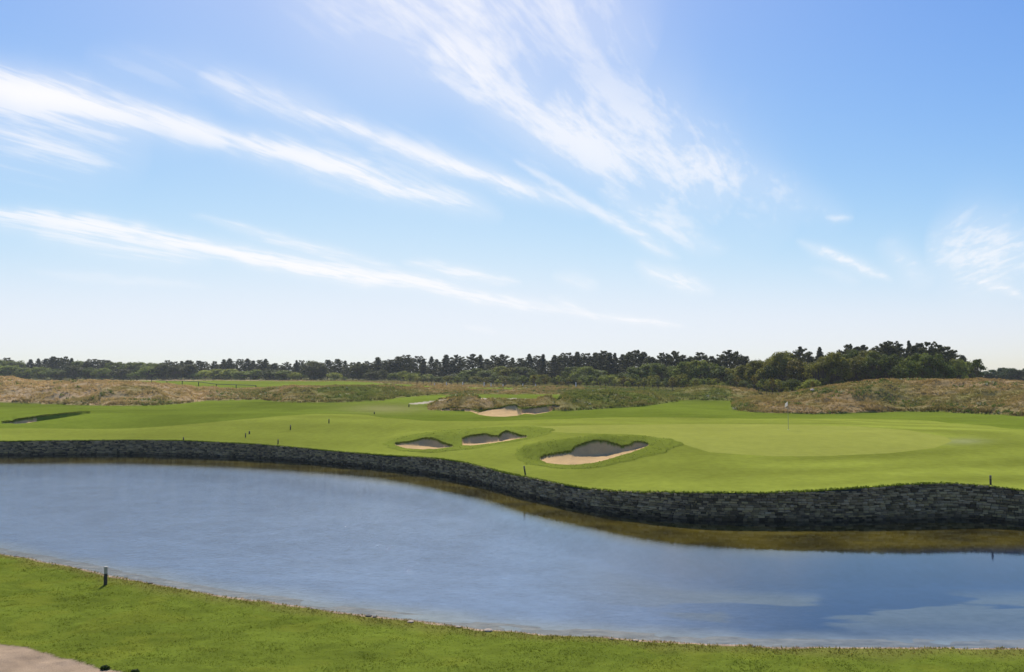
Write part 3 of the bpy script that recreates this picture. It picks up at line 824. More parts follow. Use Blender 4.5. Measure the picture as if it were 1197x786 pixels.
def make_proto(kind_name, geo):
    segs, (V, Fc, c) = geo
    e = bpy.data.objects.new(kind_name, None)
    TV, TF = tube_mesh(segs)
    t = bpy.data.meshes.new('trunk'); t.from_pydata([tuple(v) for v in TV], [], TF); t.materials.append(M_bark)
    me_o = mesh_obj('crown', V, Fc, M_leaf, colors=c); me = me_o.data
    bpy.data.objects.remove(me_o)
    top = float(V[:, 2].max())
    wid = float(np.percentile(np.abs(V[:, 0]), 98))
    bpy.data.objects.remove(e)
    return dict(kind=kind_name, trunk=t, crown=me, H=top, R=wid)

PR = {
 'pineA': make_proto('pine_tree', pine_geo(11, 10, 2.3, .10, 'cone')),
 'pineB': make_proto('pine_tree', pine_geo(12, 10, 2.3, .08, 'cone')),
 'pineC': make_proto('pine_tree', pine_geo(13, 10, 2.0, .10, 'round')),
 'pineD': make_proto('pine_tree', pine_geo(14, 10, 2.5, .10, 'round', .25)),
'pineG': make_proto('pine_tree', pine_geo(19, 10, 2.6, .05, 'round', .1)),
 'pineE': make_proto('pine_tree', pine_geo(15, 10, 1.5, .10, 'cone')),
 'pineF': make_proto('pine_tree', pine_geo(16, 10, 2.2, .35, 'top', .5)),
 'leafA': make_proto('broadleaf_tree', leafy_geo(21, 8, 3.4, .0, 56)),
 'leafB': make_proto('broadleaf_tree', leafy_geo(22, 8, 3.0, .0, 52)),
 'leafC': make_proto('broadleaf_tree', leafy_geo(23, 8, 2.6, .0, 44, lobe=.30)),
 'leafD': make_proto('broadleaf_tree', leafy_geo(24, 8, 3.6, .04, 60, lobe=.22)),
 'open': make_proto('broadleaf_tree', leafy_geo(25, 8, 2.0, .45, 14, per=70, lobe=.32)),
 'willow': make_proto('broadleaf_tree', leafy_geo(26, 8, 3.1, .02, 60, per=120, leaf=.15, lobe=.22)),
 'bushA': make_proto('bush', leafy_geo(31, 3, 2.2, .0, 26, per=80, leaf=.14, lobe=.30)),
 'bushB': make_proto('bush', leafy_geo(32, 3, 1.9, .0, 22, per=80, leaf=.14, lobe=.33)),
 'sapA': make_proto('sapling', leafy_geo(33, 2.2, .55, .18, 12, per=26, leaf=.09, lobe=.42)),
 'sapB': make_proto('sapling', leafy_geo(34, 2.2, .42, .10, 12, per=26, leaf=.08, lobe=.5)),
}
def base_z(x, D):
    u = np.array([x / D]); return float(height(u, np.array([float(D)]))[0])

ORD = ['first','second','third','fourth','fifth','sixth','seventh','eighth','ninth','tenth','eleventh','twelfth','thirteenth','fourteenth','fifteenth','sixteenth','seventeenth','eighteenth','nineteenth','twentieth']
ZONE = [(-60,'over sliver bunker'),(60,'over tan mound saddle'),(150,'over dark rail fence'),(240,'over gap beside rail fence'),(345,'over weedy brown mound'),
        (450,'over sandy path'),(535,'over distant bunker'),(640,'over big front bunker'),(720,'over weedy knoll'),(790,'over flowery low knoll'),
        (862,'over rough islet'),(908,'over flagstick'),(962,'over tawny hill flank'),(1050,'over tawny hill crest'),(1140,'over tawny hill end')]
placed = []
def plant(proto, px, D, top_py, color, row, adj, half_w=None, sink=0.0, extra=None, label=None):
    P = PR[proto]
    u, s_top = ray(px, top_py); x = float(u) * D
    zb = base_z(x, D) - 0.1 - sink
    Ht = CAMZ + float(s_top) * D - zb
    sz = max(Ht / P['H'], 0.1)
    sx = sz if half_w is None else (half_w * D / F) / P['R']
    if half_w is None: sx = sz * rng.uniform(0.9, 1.15)
    e = bpy.data.objects.new(P['kind'], None); e.empty_display_size = 0.5
    e.location = (x, D, zb); e.rotation_euler = (0, 0, rng.uniform(0, 6.28)); e.scale = (sx, sx, sz)
    col.objects.link(e)
    t = bpy.data.objects.new('trunk', P['trunk']); t.parent = e; col.objects.link(t)
    c = bpy.data.objects.new('crown', P['crown']); c.parent = e; col.objects.link(c)
    v = rng.uniform(0.85, 1.15); c.color = (color[0] * v, color[1] * v, color[2] * v, 1)
    placed.append((e, P['kind'], px, row, adj, extra, label, D))
    return e

PINE = (0.078, 0.082, 0.028); PINEB = (0.078, 0.083, 0.032); LEAF = (0.15, 0.18, 0.033); LEAFD = (0.09, 0.112, 0.024); LEAFY = (0.24, 0.26, 0.05); OLIVE = (0.19, 0.185, 0.033); AUT = (0.16, 0.13, 0.025)
def Dline(px):   # how far the wood's front stands: nearer towards the tawny hill
    return float(np.interp(px, [0, 300, 450, 600, 750, 850, 950, 1100, 1197], [400, 370, 330, 285, 240, 205, 180, 170, 300]))

# the skyline row, read along the horizon
sky_row = [(-14,419,'pineB'),(0,420,'leafA'),(9,418,'pineA'),(20,421,'leafB'),(35,420,'pineB'),(45,419,'pineA'),(55,419,'pineC'),(62,416.5,'pineC'),(70,418,'pineD'),(76,416.5,'pineA'),(84,418.5,'pineB'),(95,421,'leafC'),(102,422,'pineB'),(110,419.5,'pineD'),(118,420.5,'pineB'),(126,421,'pineC'),(134,423,'leafA'),(141,423,'pineB'),(150,424,'leafB'),(158,423,'leafA'),(166,422.5,'leafC'),(175,423.5,'leafB'),(186,424,'leafA'),(196,421,'pineB'),(205,422.5,'pineD'),(213,422,'pineB'),(221,421,'pineC'),(231,421.5,'pineB'),(240,422.5,'pineD'),(251,422,'pineA'),(262,420,'pineB'),(268,419,'pineA'),(280,419.5,'pineA'),(289,419,'pineC'),(297,421.5,'pineE'),(304,420.5,'pineA'),(311,419.5,'pineB'),(323,424.5,'pineA'),(335,423,'pineB'),(346,421,'pineA'),(352,421,'pineB'),
 (366,421,'leafB'),(382,420.5,'pineC'),(394,419.5,'pineB'),(403,421.5,'pineA'),(413,423.5,'pineD'),(420,423,'pineA'),(429,422,'pineB'),(441,417.5,'pineA'),(449,421,'pineD'),(457,420,'pineB'),(466,416.5,'pineC'),(477,414.5,'pineA'),(488,416,'pineB'),(496,419,'pineE'),(504,416.5,'pineA'),(521,414.5,'pineB'),(535,414.5,'pineA'),(552,413.5,'pineB'),(562,414.5,'pineE'),(577,415,'pineB'),(588,414,'pineA'),(600,418,'pineB'),(608,418.5,'pineA'),(619,413.5,'pineA'),(628,415.5,'pineB'),(636,414,'pineE'),(648,415,'pineA'),(655,415.5,'pineB'),(664,412,'pineD'),(675,411,'pineB'),(686,412.5,'pineD'),(695,412,'pineB'),(705,409.5,'pineA'),(712,412,'pineB'),(719,412.5,'pineE'),(728,414,'pineB'),(737,411,'pineC'),(744,409,'pineA'),(752,411,'pineC'),(761,417,'pineB'),(774,412,'pineB'),(788,410,'pineF'),(797,414.5,'pineA'),(808,416,'leafA'),(820,411.5,'pineD'),(831,416,'pineB'),
 (846,414,'pineF'),(853,409,'pineF'),(861,410.5,'pineD'),(872,416,'pineC'),(886,419,'leafC'),(896,420.5,'leafB'),(913,410,'willow'),(935,405,'pineF'),(944,412,'pineF'),(958,405.5,'pineA'),(975,411,'willow'),(992,402,'pineD'),(1000,405,'pineB'),(1009,403,'pineF'),(1021,409,'willow'),(1034,399.5,'pineF'),(1040,398,'pineD'),(1052,402,'pineF'),(1062,398,'pineE'),(1068,404,'pineB'),(1076,400.5,'pineC'),(1085,399,'pineD'),(1097,403,'pineF'),(1106,405,'pineD'),(1111,410,'pineF')]
for px, py, pr in sky_row:
    if pr in ('pineA', 'pineB') and rng.random() < 0.55: pr = ['pineC', 'pineD', 'pineG'][int(rng.integers(3))]
    D = Dline(px) + rng.uniform(6, 22)
    c = {'p': PINE, 'l': LEAFD, 'w': OLIVE}[pr[0]]
    if pr[0] == 'l' and px < 200: c = LEAF
    hw = {'pineE': 5.5, 'pineF': 9.0, 'willow': 18.0}.get(pr, None)
    if pr[0] == 'p' and hw is None: hw = rng.uniform(7.0, 12.5) * (1.0 if px > 420 else 0.8)
    if pr[0] == 'l': hw = 11
    if px > 980 and pr[0] == 'p' and pr != 'pineE': hw = 12
    plant(pr, px + rng.uniform(-.5, .5), D, py, c, 'the skyline row', 'dark' if pr[0] == 'p' else 'rounded green', hw)
# second row behind that closes the gaps low down
for px in np.arange(-90, 1130, 15.0):
    D = Dline(px) + rng.uniform(28, 60)
    top = np.interp(px, [a[0] for a in sky_row], [a[1] for a in sky_row]) + rng.uniform(3.5, 8)
    plant(random.choice(['pineA', 'pineB', 'pineD']), px, D, top, PINEB, 'the hindmost row', 'half hidden dark', rng.uniform(9, 13))
# beyond the frame's sides
for px in np.arange(-700, -90, 22.0): plant(random.choice(['pineA', 'pineB', 'leafA']), px, 395 + rng.uniform(0, 30), 419 + rng.uniform(-2, 4), PINEB, 'x', 'dark', 14)

# front row of broadleaf trees, bushes and scrub: (px, top, half width, proto, colour, depth factor)
front = [(-8,425,13,'leafA',LEAF),(12,424,12,'leafB',LEAF),(30,428,13,'leafD',LEAF),(48,427,12,'leafA',LEAF),(66,429,13,'leafC',LEAFD),(88,426,11,'leafB',PINE),(104,428,9,'leafC',LEAFD),(122,430,12,'leafD',LEAF),(143,431,13,'leafA',PINEB),(160,433,11,'bushA',LEAFD),(176,428,12,'leafB',LEAF),
 (192,425,9,'leafC',PINE),(206,425,10,'leafB',PINE),(221,425,10,'leafC',PINE),(229,436,9,'bushA',LEAF),(240,433,10,'bushB',LEAFY),(254,430,12,'leafD',LEAFY),(268,431,11,'leafA',LEAFY),(284,431,11,'leafB',LEAF),(298,430,9,'leafC',LEAF),
 (318,430,15,'leafA',LEAFD),(331,433,10,'leafB',LEAF),(345,432,9,'bushA',LEAFY),(352,436,7,'bushB',LEAFY),(366,421.5,13,'leafB',PINE),(375,425,9,'leafC',PINE),(391,434,8,'bushB',LEAFY),(402,439,5,'bushA',LEAF),(420,424,10,'leafC',PINE),(436,434,8,'leafC',PINEB),(446,433,8,'bushA',PINEB),
 (462,433,9,'bushB',LEAF),(472,434,8,'bushA',LEAFY),(484,436,7,'bushB',LEAF),(500,438,7,'bushB',LEAFY),(534,434,10,'leafB',LEAFD),(548,432,12,'leafA',LEAF),(557,429.5,13,'leafD',LEAF),(570,431,12,'leafB',LEAF),(583,428.5,12,'leafA',LEAFY),(594,430,10,'leafC',OLIVE),
 (612,428,15,'leafA',LEAFD),(602,436,8,'bushA',LEAFD),(634,441,9,'bushB',LEAFY),(646,446,8,'bushA',LEAF),(670,428.5,15,'leafD',LEAF),(684,428,15,'leafA',LEAF),(697,432,13,'leafB',LEAF),
 (717,437,9,'bushA',LEAF),(731,435,11,'leafB',LEAFD),(744,428,11,'leafC',LEAF),(757,424,13,'leafB',LEAF),(772,424,13,'leafA',LEAF),(787,427,10,'leafB',LEAF),(800,422,14,'leafD',LEAF),(815,420.5,15,'leafA',LEAFY),(829,423,13,'leafB',LEAF),(842,427,11,'leafC',LEAFD),
 (857,430,12,'leafA',OLIVE),(870,425,10,'leafB',OLIVE),(884,421,12,'leafA',OLIVE),(897,424,10,'leafC',OLIVE),(913,410.5,15,'willow',OLIVE),(903,421,10,'leafB',LEAFD),(932,419,11,'leafC',AUT),(944,423,11,'willow',OLIVE),
 (957,417,14,'willow',OLIVE),(974,411,17,'willow',OLIVE),(992,408,17,'willow',LEAFD),(1009,409,16,'willow',OLIVE),(1026,410,16,'willow',LEAFD),(1042,413,16,'leafA',LEAFD),(1058,419,13,'leafB',LEAF),(1074,412,15,'leafA',LEAF),(1090,412,15,'leafB',LEAFD),(1104,420,10,'leafC',LEAFD),
 (1118,419,12,'leafD',LEAFY),(1131,421,9,'leafC',LEAF)]
for px, top, hw, pr, c in front:
    D = Dline(px) - rng.uniform(4, 16)
    kk = c
    if px < 310 and c not in (PINE, PINEB): kk = tuple(1.35 * a for a in c)
    if px < 660: top = top + rng.uniform(-2.0, 3.0)
    plant(pr, px, D, top, kk, 'the front row', {LEAF: 'mid green', LEAFY: 'bright green', LEAFD: 'dark green', OLIVE: 'olive green', AUT: 'yellowing', PINE: 'very dark', PINEB: 'blackish green'}[c], hw)
plant('open', 1141, 166, 419.5, LEAFD, 'x', 'leaning', 10, label='thin open-crowned tree leaning out at the end of the near wood')
for px, top in ((1136,433),(1150,434),(1160,432),(1172,429.5),(1180,430),(1190,432),(1203,430),(1222,431),(1245,430),(1270,432),(1300,430),(1330,431),(1360,430)):
    plant(random.choice(['leafA', 'leafB', 'leafD']), px, 300 + rng.uniform(-15, 15), top, (0.06, 0.09, 0.035), 'the farthest clump', 'dusky green', 10)

# low bushes at the foot of the wood
for px in np.arange(478, 1000, 11.5):
    px = px + rng.uniform(-3, 3); D = Dline(px) * 0.90 + rng.uniform(-4, 4)
    u0 = (px - CX) / F; zb = base_z(u0 * D, D)
    top = float(to_px(u0, (zb + rng.uniform(1.8, 3.6) - CAMZ) / D)[1])
    cc = random.choice([LEAF, LEAFD, LEAFY, OLIVE, LEAFD])
    plant(random.choice(['bushA', 'bushB']), px, D, top, cc, 'the low row', {LEAF: 'mid green', LEAFY: 'bright green', LEAFD: 'dark green', OLIVE: 'olive green'}[cc], rng.uniform(7, 11))

# young planting in front of the wood
for i, px in enumerate(list(np.arange(478, 560, 9.5)) + list(np.arange(566, 640, 8.0)) + list(np.arange(650, 790, 8.6)) + list(np.arange(796, 975, 8.2))):
    px = px + rng.uniform(-3, 3)
    D = Dline(px) * 0.84 - rng.uniform(0, 12)
    u0 = (px - CX) / F; zb = base_z(u0 * D, D)
    top = float(to_px(u0, (zb + rng.uniform(1.4, 3.4) - CAMZ) / D)[1])
    hid = 999
    plant(random.choice(['sapA', 'sapB']), px, D, top, random.choice([LEAFY, LEAF, OLIVE, AUT, (0.13, 0.16, 0.07)]), 'the young planting', random.choice(['pale', 'slender', 'spindly', 'leafy']), rng.uniform(2.4, 4.5))

# ---- labels for the trees
groups = {}
for rec in placed:
    e, kind, px, row, adj, extra, label, D = rec
    if label: tag(e, label, 'tree'); continue
    zi = max(i for i, (a, _) in enumerate(ZONE) if px >= a or i == 0)
    key = (kind, row, zi if row != 'the farthest clump' else 99)
    groups.setdefault(key, []).append(rec)
cat = {'pine_tree': 'pine', 'broadleaf_tree': 'tree', 'bush': 'bush', 'sapling': 'sapling'}
grp = {'the skyline row': 'trees along the skyline', 'the hindmost row': 'trees at the back of the wood', 'the front row': 'trees and bushes along the wood edge', 'the young planting': 'young trees before the wood', 'the low row': 'low bushes at the foot of the wood', 'the farthest clump': 'trees of the farthest clump', 'x': 'trees of the wood outside the picture'}
noun = {'pine_tree': 'pine', 'broadleaf_tree': 'leafy tree', 'bush': 'bush', 'sapling': 'sapling'}
for (kind, row, zi), L_ in groups.items():
    L_.sort(key=lambda r_: r_[2] if zi == 99 else -abs(r_[2] - 922))
    towards = 'towards flagstick' if zi != 99 else 'away from flagstick'
    for i, (e, k_, px, row_, adj, extra, label, D) in enumerate(L_):
        if row == 'x':
            tag(e, 'dark pine or leafy tree of the wood beyond the sliver bunker', cat[kind], grp[row]); continue
        where = ZONE[zi][1] if zi != 99 else 'beyond the tawny hill'
        rw = {'the skyline row': 'on skyline', 'the hindmost row': 'at back', 'the front row': 'at wood edge', 'the young planting': 'in planting', 'the farthest clump': 'of farthest clump', 'the low row': 'under the trees'}[row]
        lab = f"{adj} {noun[kind]} {rw} {where}, {ORD[i]} {towards}"
        tag(e, lab, cat[kind], grp[row])

print('T', round(time.time() - _T0, 1))
# ------------------------------------------------------------------ small made things
def box_mesh(boxes):
    V, Fc = [], []
    for (cx, cy, cz, sx, sy, sz) in boxes:
        c = len(V)
        for dx in (-1, 1):
            for dy in (-1, 1):
                for dz in (-1, 1): V.append((cx + dx * sx / 2, cy + dy * sy / 2, cz + dz * sz / 2))
        Fc += [tuple(c + i for i in f) for f in ((0, 1, 3, 2), (4, 6, 7, 5), (0, 4, 5, 1), (2, 3, 7, 6), (0, 2, 6, 4), (1, 5, 7, 3))]
    return V, Fc
def part(name, V, Fc, mat, parent):
    return mesh_obj(name, V, [tuple(int(i) for i in f) for f in Fc], mat, parent)
def stake(px, py, D, hgt, label, r=0.045, tilt=0.0, cap=True, z=None, dark=M_stakewood, capmat=M_white, rod=0.0):
    u, _ = ray(px, py); x = float(u) * D
    zb = base_z(x, D) if z is None else z
    e = bpy.data.objects.new('marker_stake', None); e.location = (x, D, zb); e.rotation_euler = (0, tilt, 0); col.objects.link(e)
    segs = [((0, 0, -0.1), (0, 0, hgt * 0.62), r, r)]
    V, Fc = tube_mesh(segs, 10); part('post', V, Fc, dark, e)
    V, Fc = tube_mesh([((0, 0, hgt * 0.62), (0, 0, hgt * 0.96), r, r), ((0, 0, hgt * 0.96), (0, 0, hgt), r * 1.25, r * 0.9)], 10)
    part('cap', V, Fc, capmat, e)
    tag(e, label, 'marker stake', 'marker stakes round the pond and fairway')
    return e
xs_ = float(ray(123, 682)[0]); Dp = 25.4
o = stake(123.3, 682, 25.4, 0.56, 'black round marker post with pale top on the near bank', r=0.052, z=float(z_near(np.array([xs_ * 25.4]), np.array([25.4]))[0]), capmat=plain_mat('pale_post_top', (0.42, 0.36, 0.28), 0.6, 0.1))
def far_stake(px, base_py, hpx, label, **kw):
    u, D = hit([px], [base_py], height); D = float(D[0])
    stake(px, base_py, D, hpx * D / F, label, capmat=kw.pop('capmat', M_grey), **kw)
far_stake(614, 554.5, 9.5, 'dark leaning marker stake on the wall top before the big bunker', tilt=-0.15)
far_stake(1158, 567, 11, 'dark upright marker stake on the wall top below the tawny hill')
far_stake(325, 519.3, 5.5, 'short dark marker stake on the wall top at the fairway bend')
far_stake(214.5, 515.2, 4, 'tiny dark marker stake on the low stretch of wall top')
far_stake(287, 511.5, 5, 'pale brown marker stake beside a dark one near the wall')
far_stake(291.5, 507.5, 3.5, 'squat dark marker stake just beyond a pale brown one', r=0.06)
far_stake(339.5, 502.5, 5.5, 'dark marker stake standing mid fairway, the nearest of four', r=0.05)
far_stake(384.5, 495, 5, 'dark marker stake mid fairway towards the brown mound', r=0.05)
far_stake(437.5, 484.5, 3, 'squat dark marker stake where fairway meets the worn strip', r=0.055)
far_stake(478, 476, 3.5, 'small dark marker stake beside the start of the sandy path', r=0.07)

# flagstick
u, D = hit([921.5], [502.5], height); Df_ = float(D[0]); xf = float(u[0]) * Df_; zf_ = base_z(xf, Df_)
e = bpy.data.objects.new('flagstick', None); e.location = (xf, Df_, zf_); col.objects.link(e)
Hf = 33.0 * Df_ / F
V, Fc = tube_mesh([((0, 0, -0.1), (0, 0, Hf * 0.45), 0.014, 0.014), ((0, 0, Hf * 0.45), (0, 0, Hf), 0.012, 0.009)], 8); part('pole', V, Fc, M_metal, e)
nx_, nz_ = 9, 5; V = []; Fc = []
for i in range(nx_):
    for k_ in range(nz_):
        t = i / (nx_ - 1); V.append((-t * 0.18 - 0.012, 0.10 * t + 0.035 * math.sin(t * 6 + k_ * .5), Hf - 0.02 - k_ / (nz_ - 1) * 0.30 - t * 0.16))
for i in range(nx_ - 1):
    for k_ in range(nz_ - 1): a = i * nz_ + k_; Fc.append((a, a + nz_, a + nz_ + 1, a + 1))
fl = part('flag', V, Fc, M_flag, e)
ca = fl.data.color_attributes.new('tint', 'FLOAT_COLOR', 'POINT'); ca.data.foreach_set('color', [0.85, 0.8, 0.78, 1.0] * len(V))
sm = fl.modifiers.new('t', 'SOLIDIFY'); sm.thickness = 0.004
V, Fc = tube_mesh([((0, 0, 0.0), (0, 0, 0.012), 0.058, 0.058)], 16); part('hole_rim', V, Fc, M_white, e)
tag(e, 'tall thin flagstick with drooping white flag standing on the putting green', 'golf flag')

# fences
def fence(name, pts, hgt, label, rails, r=0.06, rail_r=0.035, mat=M_fence):
    e = bpy.data.objects.new(name, None); x0, y0_ = pts[0]; z0 = base_z(x0, y0_); e.location = (x0, y0_, z0); col.objects.link(e)
    P = [(x - x0, y - y0_, base_z(x, y) - z0) for x, y in pts]
    for p in P:
        V, Fc = tube_mesh([((p[0], p[1], p[2] - .3), (p[0], p[1], p[2] + hgt * rng.uniform(.96, 1.05)), r, r * .95)], 7)
        part('post', V, Fc, mat, e)
    for rr in rails:
        V, Fc = tube_mesh([((P[i][0], P[i][1] - r, P[i][2] + hgt * rr), (P[i + 1][0], P[i + 1][1] - r, P[i + 1][2] + hgt * rr), rail_r, rail_r) for i in range(len(P) - 1)], 6)
        part('rail', V, Fc, mat, e)
    tag(e, label, 'fence'); return e
fp = [(98,443.5),(112,444.3),(128,445),(144,446),(160,446.6),(177,447.6),(195,449.2),(213,450.8),(232,452.8),(253,455),(276,457.2),(299,458.6)]
pts = []
for px, pyb in fp:
    u = float(ray(px, pyb)[0]); Dd = float(np.interp(px, [98, 200, 300], [300, 240, 190])); pts.append((u * Dd, Dd))
e = fence('rail_fence', pts, 1.25, 'dark rail fence running behind the tan mound', (0.95,), r=0.11, rail_r=0.075)
pts = []
for px in np.arange(150, 640, 11.0):
    Dd = Dline(px) * 0.88 + 6 * math.sin(px * 0.05) + 4; u = (px - CX) / F; pts.append((u * Dd, Dd))
fence('stock_fence', pts, 1.2, 'low stock fence of thin grey posts along the wood edge', (0.9, 0.5), r=0.07, rail_r=0.02, mat=M_grey)

# tree guards in the young planting
for i, (px, py, ad) in enumerate([(574,447.5,'tall white'),(588,448,'short white'),(566,447,'pale grey'),(611,450.5,'bright white'),(626,452,'pinkish white'),(541,448,'faded white'),(673,452,'grey upright'),(522,445.5,'thin white'),(508,444.5,'small white')]):
    Dd = Dline(px) * 0.80; u = (px - CX) / F; x = u * Dd; zb = base_z(x, Dd)
    e = bpy.data.objects.new('tree_guard', None); e.location = (x, Dd, zb); col.objects.link(e)
    hh = rng.uniform(0.8, 1.2)
    V, Fc = tube_mesh([((0, 0, -.05), (0, 0, hh), .16, .13)], 9); part('tube', V, Fc, M_white, e)
    V, Fc = tube_mesh([((0.2, 0, -.1), (0.2, 0, hh * 1.15), .035, .03)], 6); part('stake', V, Fc, M_grey, e)
    tag(e, f"{ad} tube guard among young trees {'over the big bunker' if px > 640 else 'near the distant bunker' if px > 560 else 'over the sandy path'}", 'tree guard', 'tube guards in the young planting')

def blob(name, x, y, z, s, mat, label, cat_, sq=0.6, group=None):
    import bmesh
    bm = bmesh.new(); bmesh.ops.create_icosphere(bm, subdivisions=2, radius=1)
    for v in bm.verts:
        k = 1 + 0.35 * (float(vnoise(np.array(v.co.x * 1.7 + x), np.array(v.co.y * 1.7 + v.co.z * 2.3 + y))) - .5)
        v.co = Vector((v.co.x * s * k, v.co.y * s * k, v.co.z * s * sq * k))
    me = bpy.data.meshes.new(name); bm.to_mesh(me); bm.free(); me.materials.append(mat)
    o = bpy.data.objects.new(name, me); o.location = (x, y, z); o.rotation_euler = (0, 0, rng.uniform(0, 6)); col.objects.link(o)
    tag(o, label, cat_, group); return o
u, D = hit([949.5], [457.5], height)
blob('boulder', float(u[0] * D[0]), float(D[0]), base_z(float(u[0] * D[0]), float(D[0])) + .15, 0.27, M_boulder, 'pale rounded boulder on the shoulder of the tawny hill', 'boulder')
# stones and clods at the water's edge
for i, (px, py, s_, lab) in enumerate([(19,651.6,.11,'dark flat stone on the bank edge farthest from the flagstick'),(147,677,.09,'dark stone at the water edge just past the marker post'),(176,683.5,.11,'dark lump of soil at the water edge past the marker post'),(62,661,.07,'small tan stone at the water edge before the marker post'),(364,713,.08,'small reddish stone in a row on the bank edge'),(431,722,.12,'dark paired clod lying at the water edge'),(438,723,.09,'smaller clod touching the dark paired one'),(480,729,.12,'long brown clod at the water edge'),(536,735,.10,'pale sandy stone at the water edge'),(571,739.5,.15,'widest pale sandstone slab at the water edge'),(715,749.5,.07,'small blue-black stone at the lawn corner'),(743,751,.10,'pinkish stone at the water edge below the calm water'),(881,758,.07,'dark pebble just in the shallow water')]):
    u, s2 = ray(px, py); D = -(CAMZ - 0.06) / float(s2); x = float(u) * D; D = min(D, float(shore(np.array([x]))[0]) + 0.08)
    s_ = s_ * 0.75
    blob('shore_stone', x, D, max(0.03, float(z_near(np.array([x]), np.array([D]))[0])) + s_ * .12, s_, M_stakewood if 'dark' in lab or 'black' in lab else M_pebble, lab, 'stone', 0.35, 'stones along the near shore')
# three dark tufts beside the gravel
for px, py, s_, lab in ((123,774,.10,'dark round weed clump at the gravel edge'),(158,777.5,.09,'middle weed clump between two others on the lawn'),(202,781,.09,'dark weed clump farthest from the gravel')):
    u, s2 = ray(px, py); D = -(CAMZ - 0.5) / float(s2); x = float(u) * D; zb = float(z_near(np.array([x]), np.array([D]))[0])
    n_ = 260; g = rng.normal(size=(n_, 3)); g /= np.linalg.norm(g, axis=1)[:, None]
    p = g * np.array([s_ * 1.1, s_ * .8, s_ * .7]) * rng.random((n_, 1)) ** .3; p[:, 2] = abs(p[:, 2])
    V, Fc, c = quads(p, g, rng.uniform(.015, .035, n_), np.tile([0.03, 0.055, 0.012], (n_, 1)))
    o = mesh_obj('weed_clump', V, Fc, M_blade, colors=c); o.location = (x, D, zb); tag(o, lab, 'weed', 'weed clumps on the lawn')

print('T', round(time.time() - _T0, 1))
# ------------------------------------------------------------------ light
SUN_AZ, SUN_EL = math.radians(-9), math.radians(46)
v = Vector((math.sin(SUN_AZ) * math.cos(SUN_EL), math.cos(SUN_AZ) * math.cos(SUN_EL), math.sin(SUN_EL)))
ld = bpy.data.lights.new('sun', 'SUN'); ld.energy = 4.2; ld.angle = math.radians(0.53); ld.color = (1.0, 0.95, 0.86)
lo = bpy.data.objects.new('sun', ld); lo.rotation_euler = v.to_track_quat('Z', 'Y').to_euler(); lo.location = (0, 0, 60); col.objects.link(lo)

w = bpy.data.worlds.new('World'); scene.world = w; w.use_nodes = True
nt = w.node_tree; nt.nodes.clear()
out = nt.nodes.new('ShaderNodeOutputWorld'); bg = nt.nodes.new('ShaderNodeBackground'); nt.links.new(bg.outputs[0], out.inputs[0])
sky = nt.nodes.new('ShaderNodeTexSky'); sky.sky_type = 'NISHITA'; sky.sun_disc = False
sky.sun_elevation = SUN_EL; sky.sun_rotation = SUN_AZ; sky.air_density = 1.0; sky.dust_density = 0.5; sky.ozone_density = 3.0; sky.altitude = 60
bg.inputs['Strength'].default_value = 0.121
tc = nt.nodes.new('ShaderNodeTexCoord'); sep = nt.nodes.new('ShaderNodeSeparateXYZ'); nt.links.new(tc.outputs['Generated'], sep.inputs[0])
dx, dy, dz = sep.outputs
# high cirrus: streaks given by direction (tangent of bearing, tangent of elevation), fibres run on a flat cloud layer
ydiv = math_(nt, 'MAXIMUM', dy, 0.05)
gx = math_(nt, 'DIVIDE', dx, ydiv); gz = math_(nt, 'DIVIDE', dz, ydiv)
comb = nt.nodes.new('ShaderNodeCombineXYZ'); nt.links.new(gx, comb.inputs[0]); nt.links.new(gz, comb.inputs[1])
wn = N(nt, 'ShaderNodeTexNoise', Scale=5.0, Detail=4.0, Roughness=0.6); nt.links.new(comb.outputs[0], wn.inputs['Vector'])
wsub = nt.nodes.new('ShaderNodeVectorMath'); wsub.operation = 'SUBTRACT'; nt.links.new(wn.outputs['Color'], wsub.inputs[0]); wsub.inputs[1].default_value = (.5, .5, .5)
wsc = nt.nodes.new('ShaderNodeVectorMath'); wsc.operation = 'SCALE'; nt.links.new(wsub.outputs[0], wsc.inputs[0]); wsc.inputs['Scale'].default_value = 0.045
wad = nt.nodes.new('ShaderNodeVectorMath'); wad.operation = 'ADD'; nt.links.new(comb.outputs[0], wad.inputs[0]); nt.links.new(wsc.outputs[0], wad.inputs[1])
G2 = wad.outputs[0]
# fibre noise on the cloud layer
zc = math_(nt, 'MAXIMUM', dz, 0.02)
qx = math_(nt, 'DIVIDE', dx, zc); qy = math_(nt, 'DIVIDE', dy, zc)
qc = nt.nodes.new('ShaderNodeCombineXYZ'); nt.links.new(qx, qc.inputs[0]); nt.links.new(qy, qc.inputs[1])
vpa = math.atan2((960 - CX) / F, 1.0)
mpn = nt.nodes.new('ShaderNodeMapping'); mpn.vector_type = 'POINT'; mpn.inputs['Rotation'].default_value = (0, 0, vpa); nt.links.new(qc.outputs[0], mpn.inputs[0])
mps = nt.nodes.new('ShaderNodeMapping'); mps.inputs['Scale'].default_value = (3.0, 0.55, 1); nt.links.new(mpn.outputs[0], mps.inputs[0])
fn = N(nt, 'ShaderNodeTexNoise', Scale=2.2, Detail=11.0, Roughness=0.66, Distortion=0.25); nt.links.new(mps.outputs[0], fn.inputs['Vector'])
fib = nt.nodes.new('ShaderNodeMapRange'); fib.inputs[1].default_value = 0.32; fib.inputs[2].default_value = 0.64; nt.links.new(fn.outputs['Fac'], fib.inputs[0])
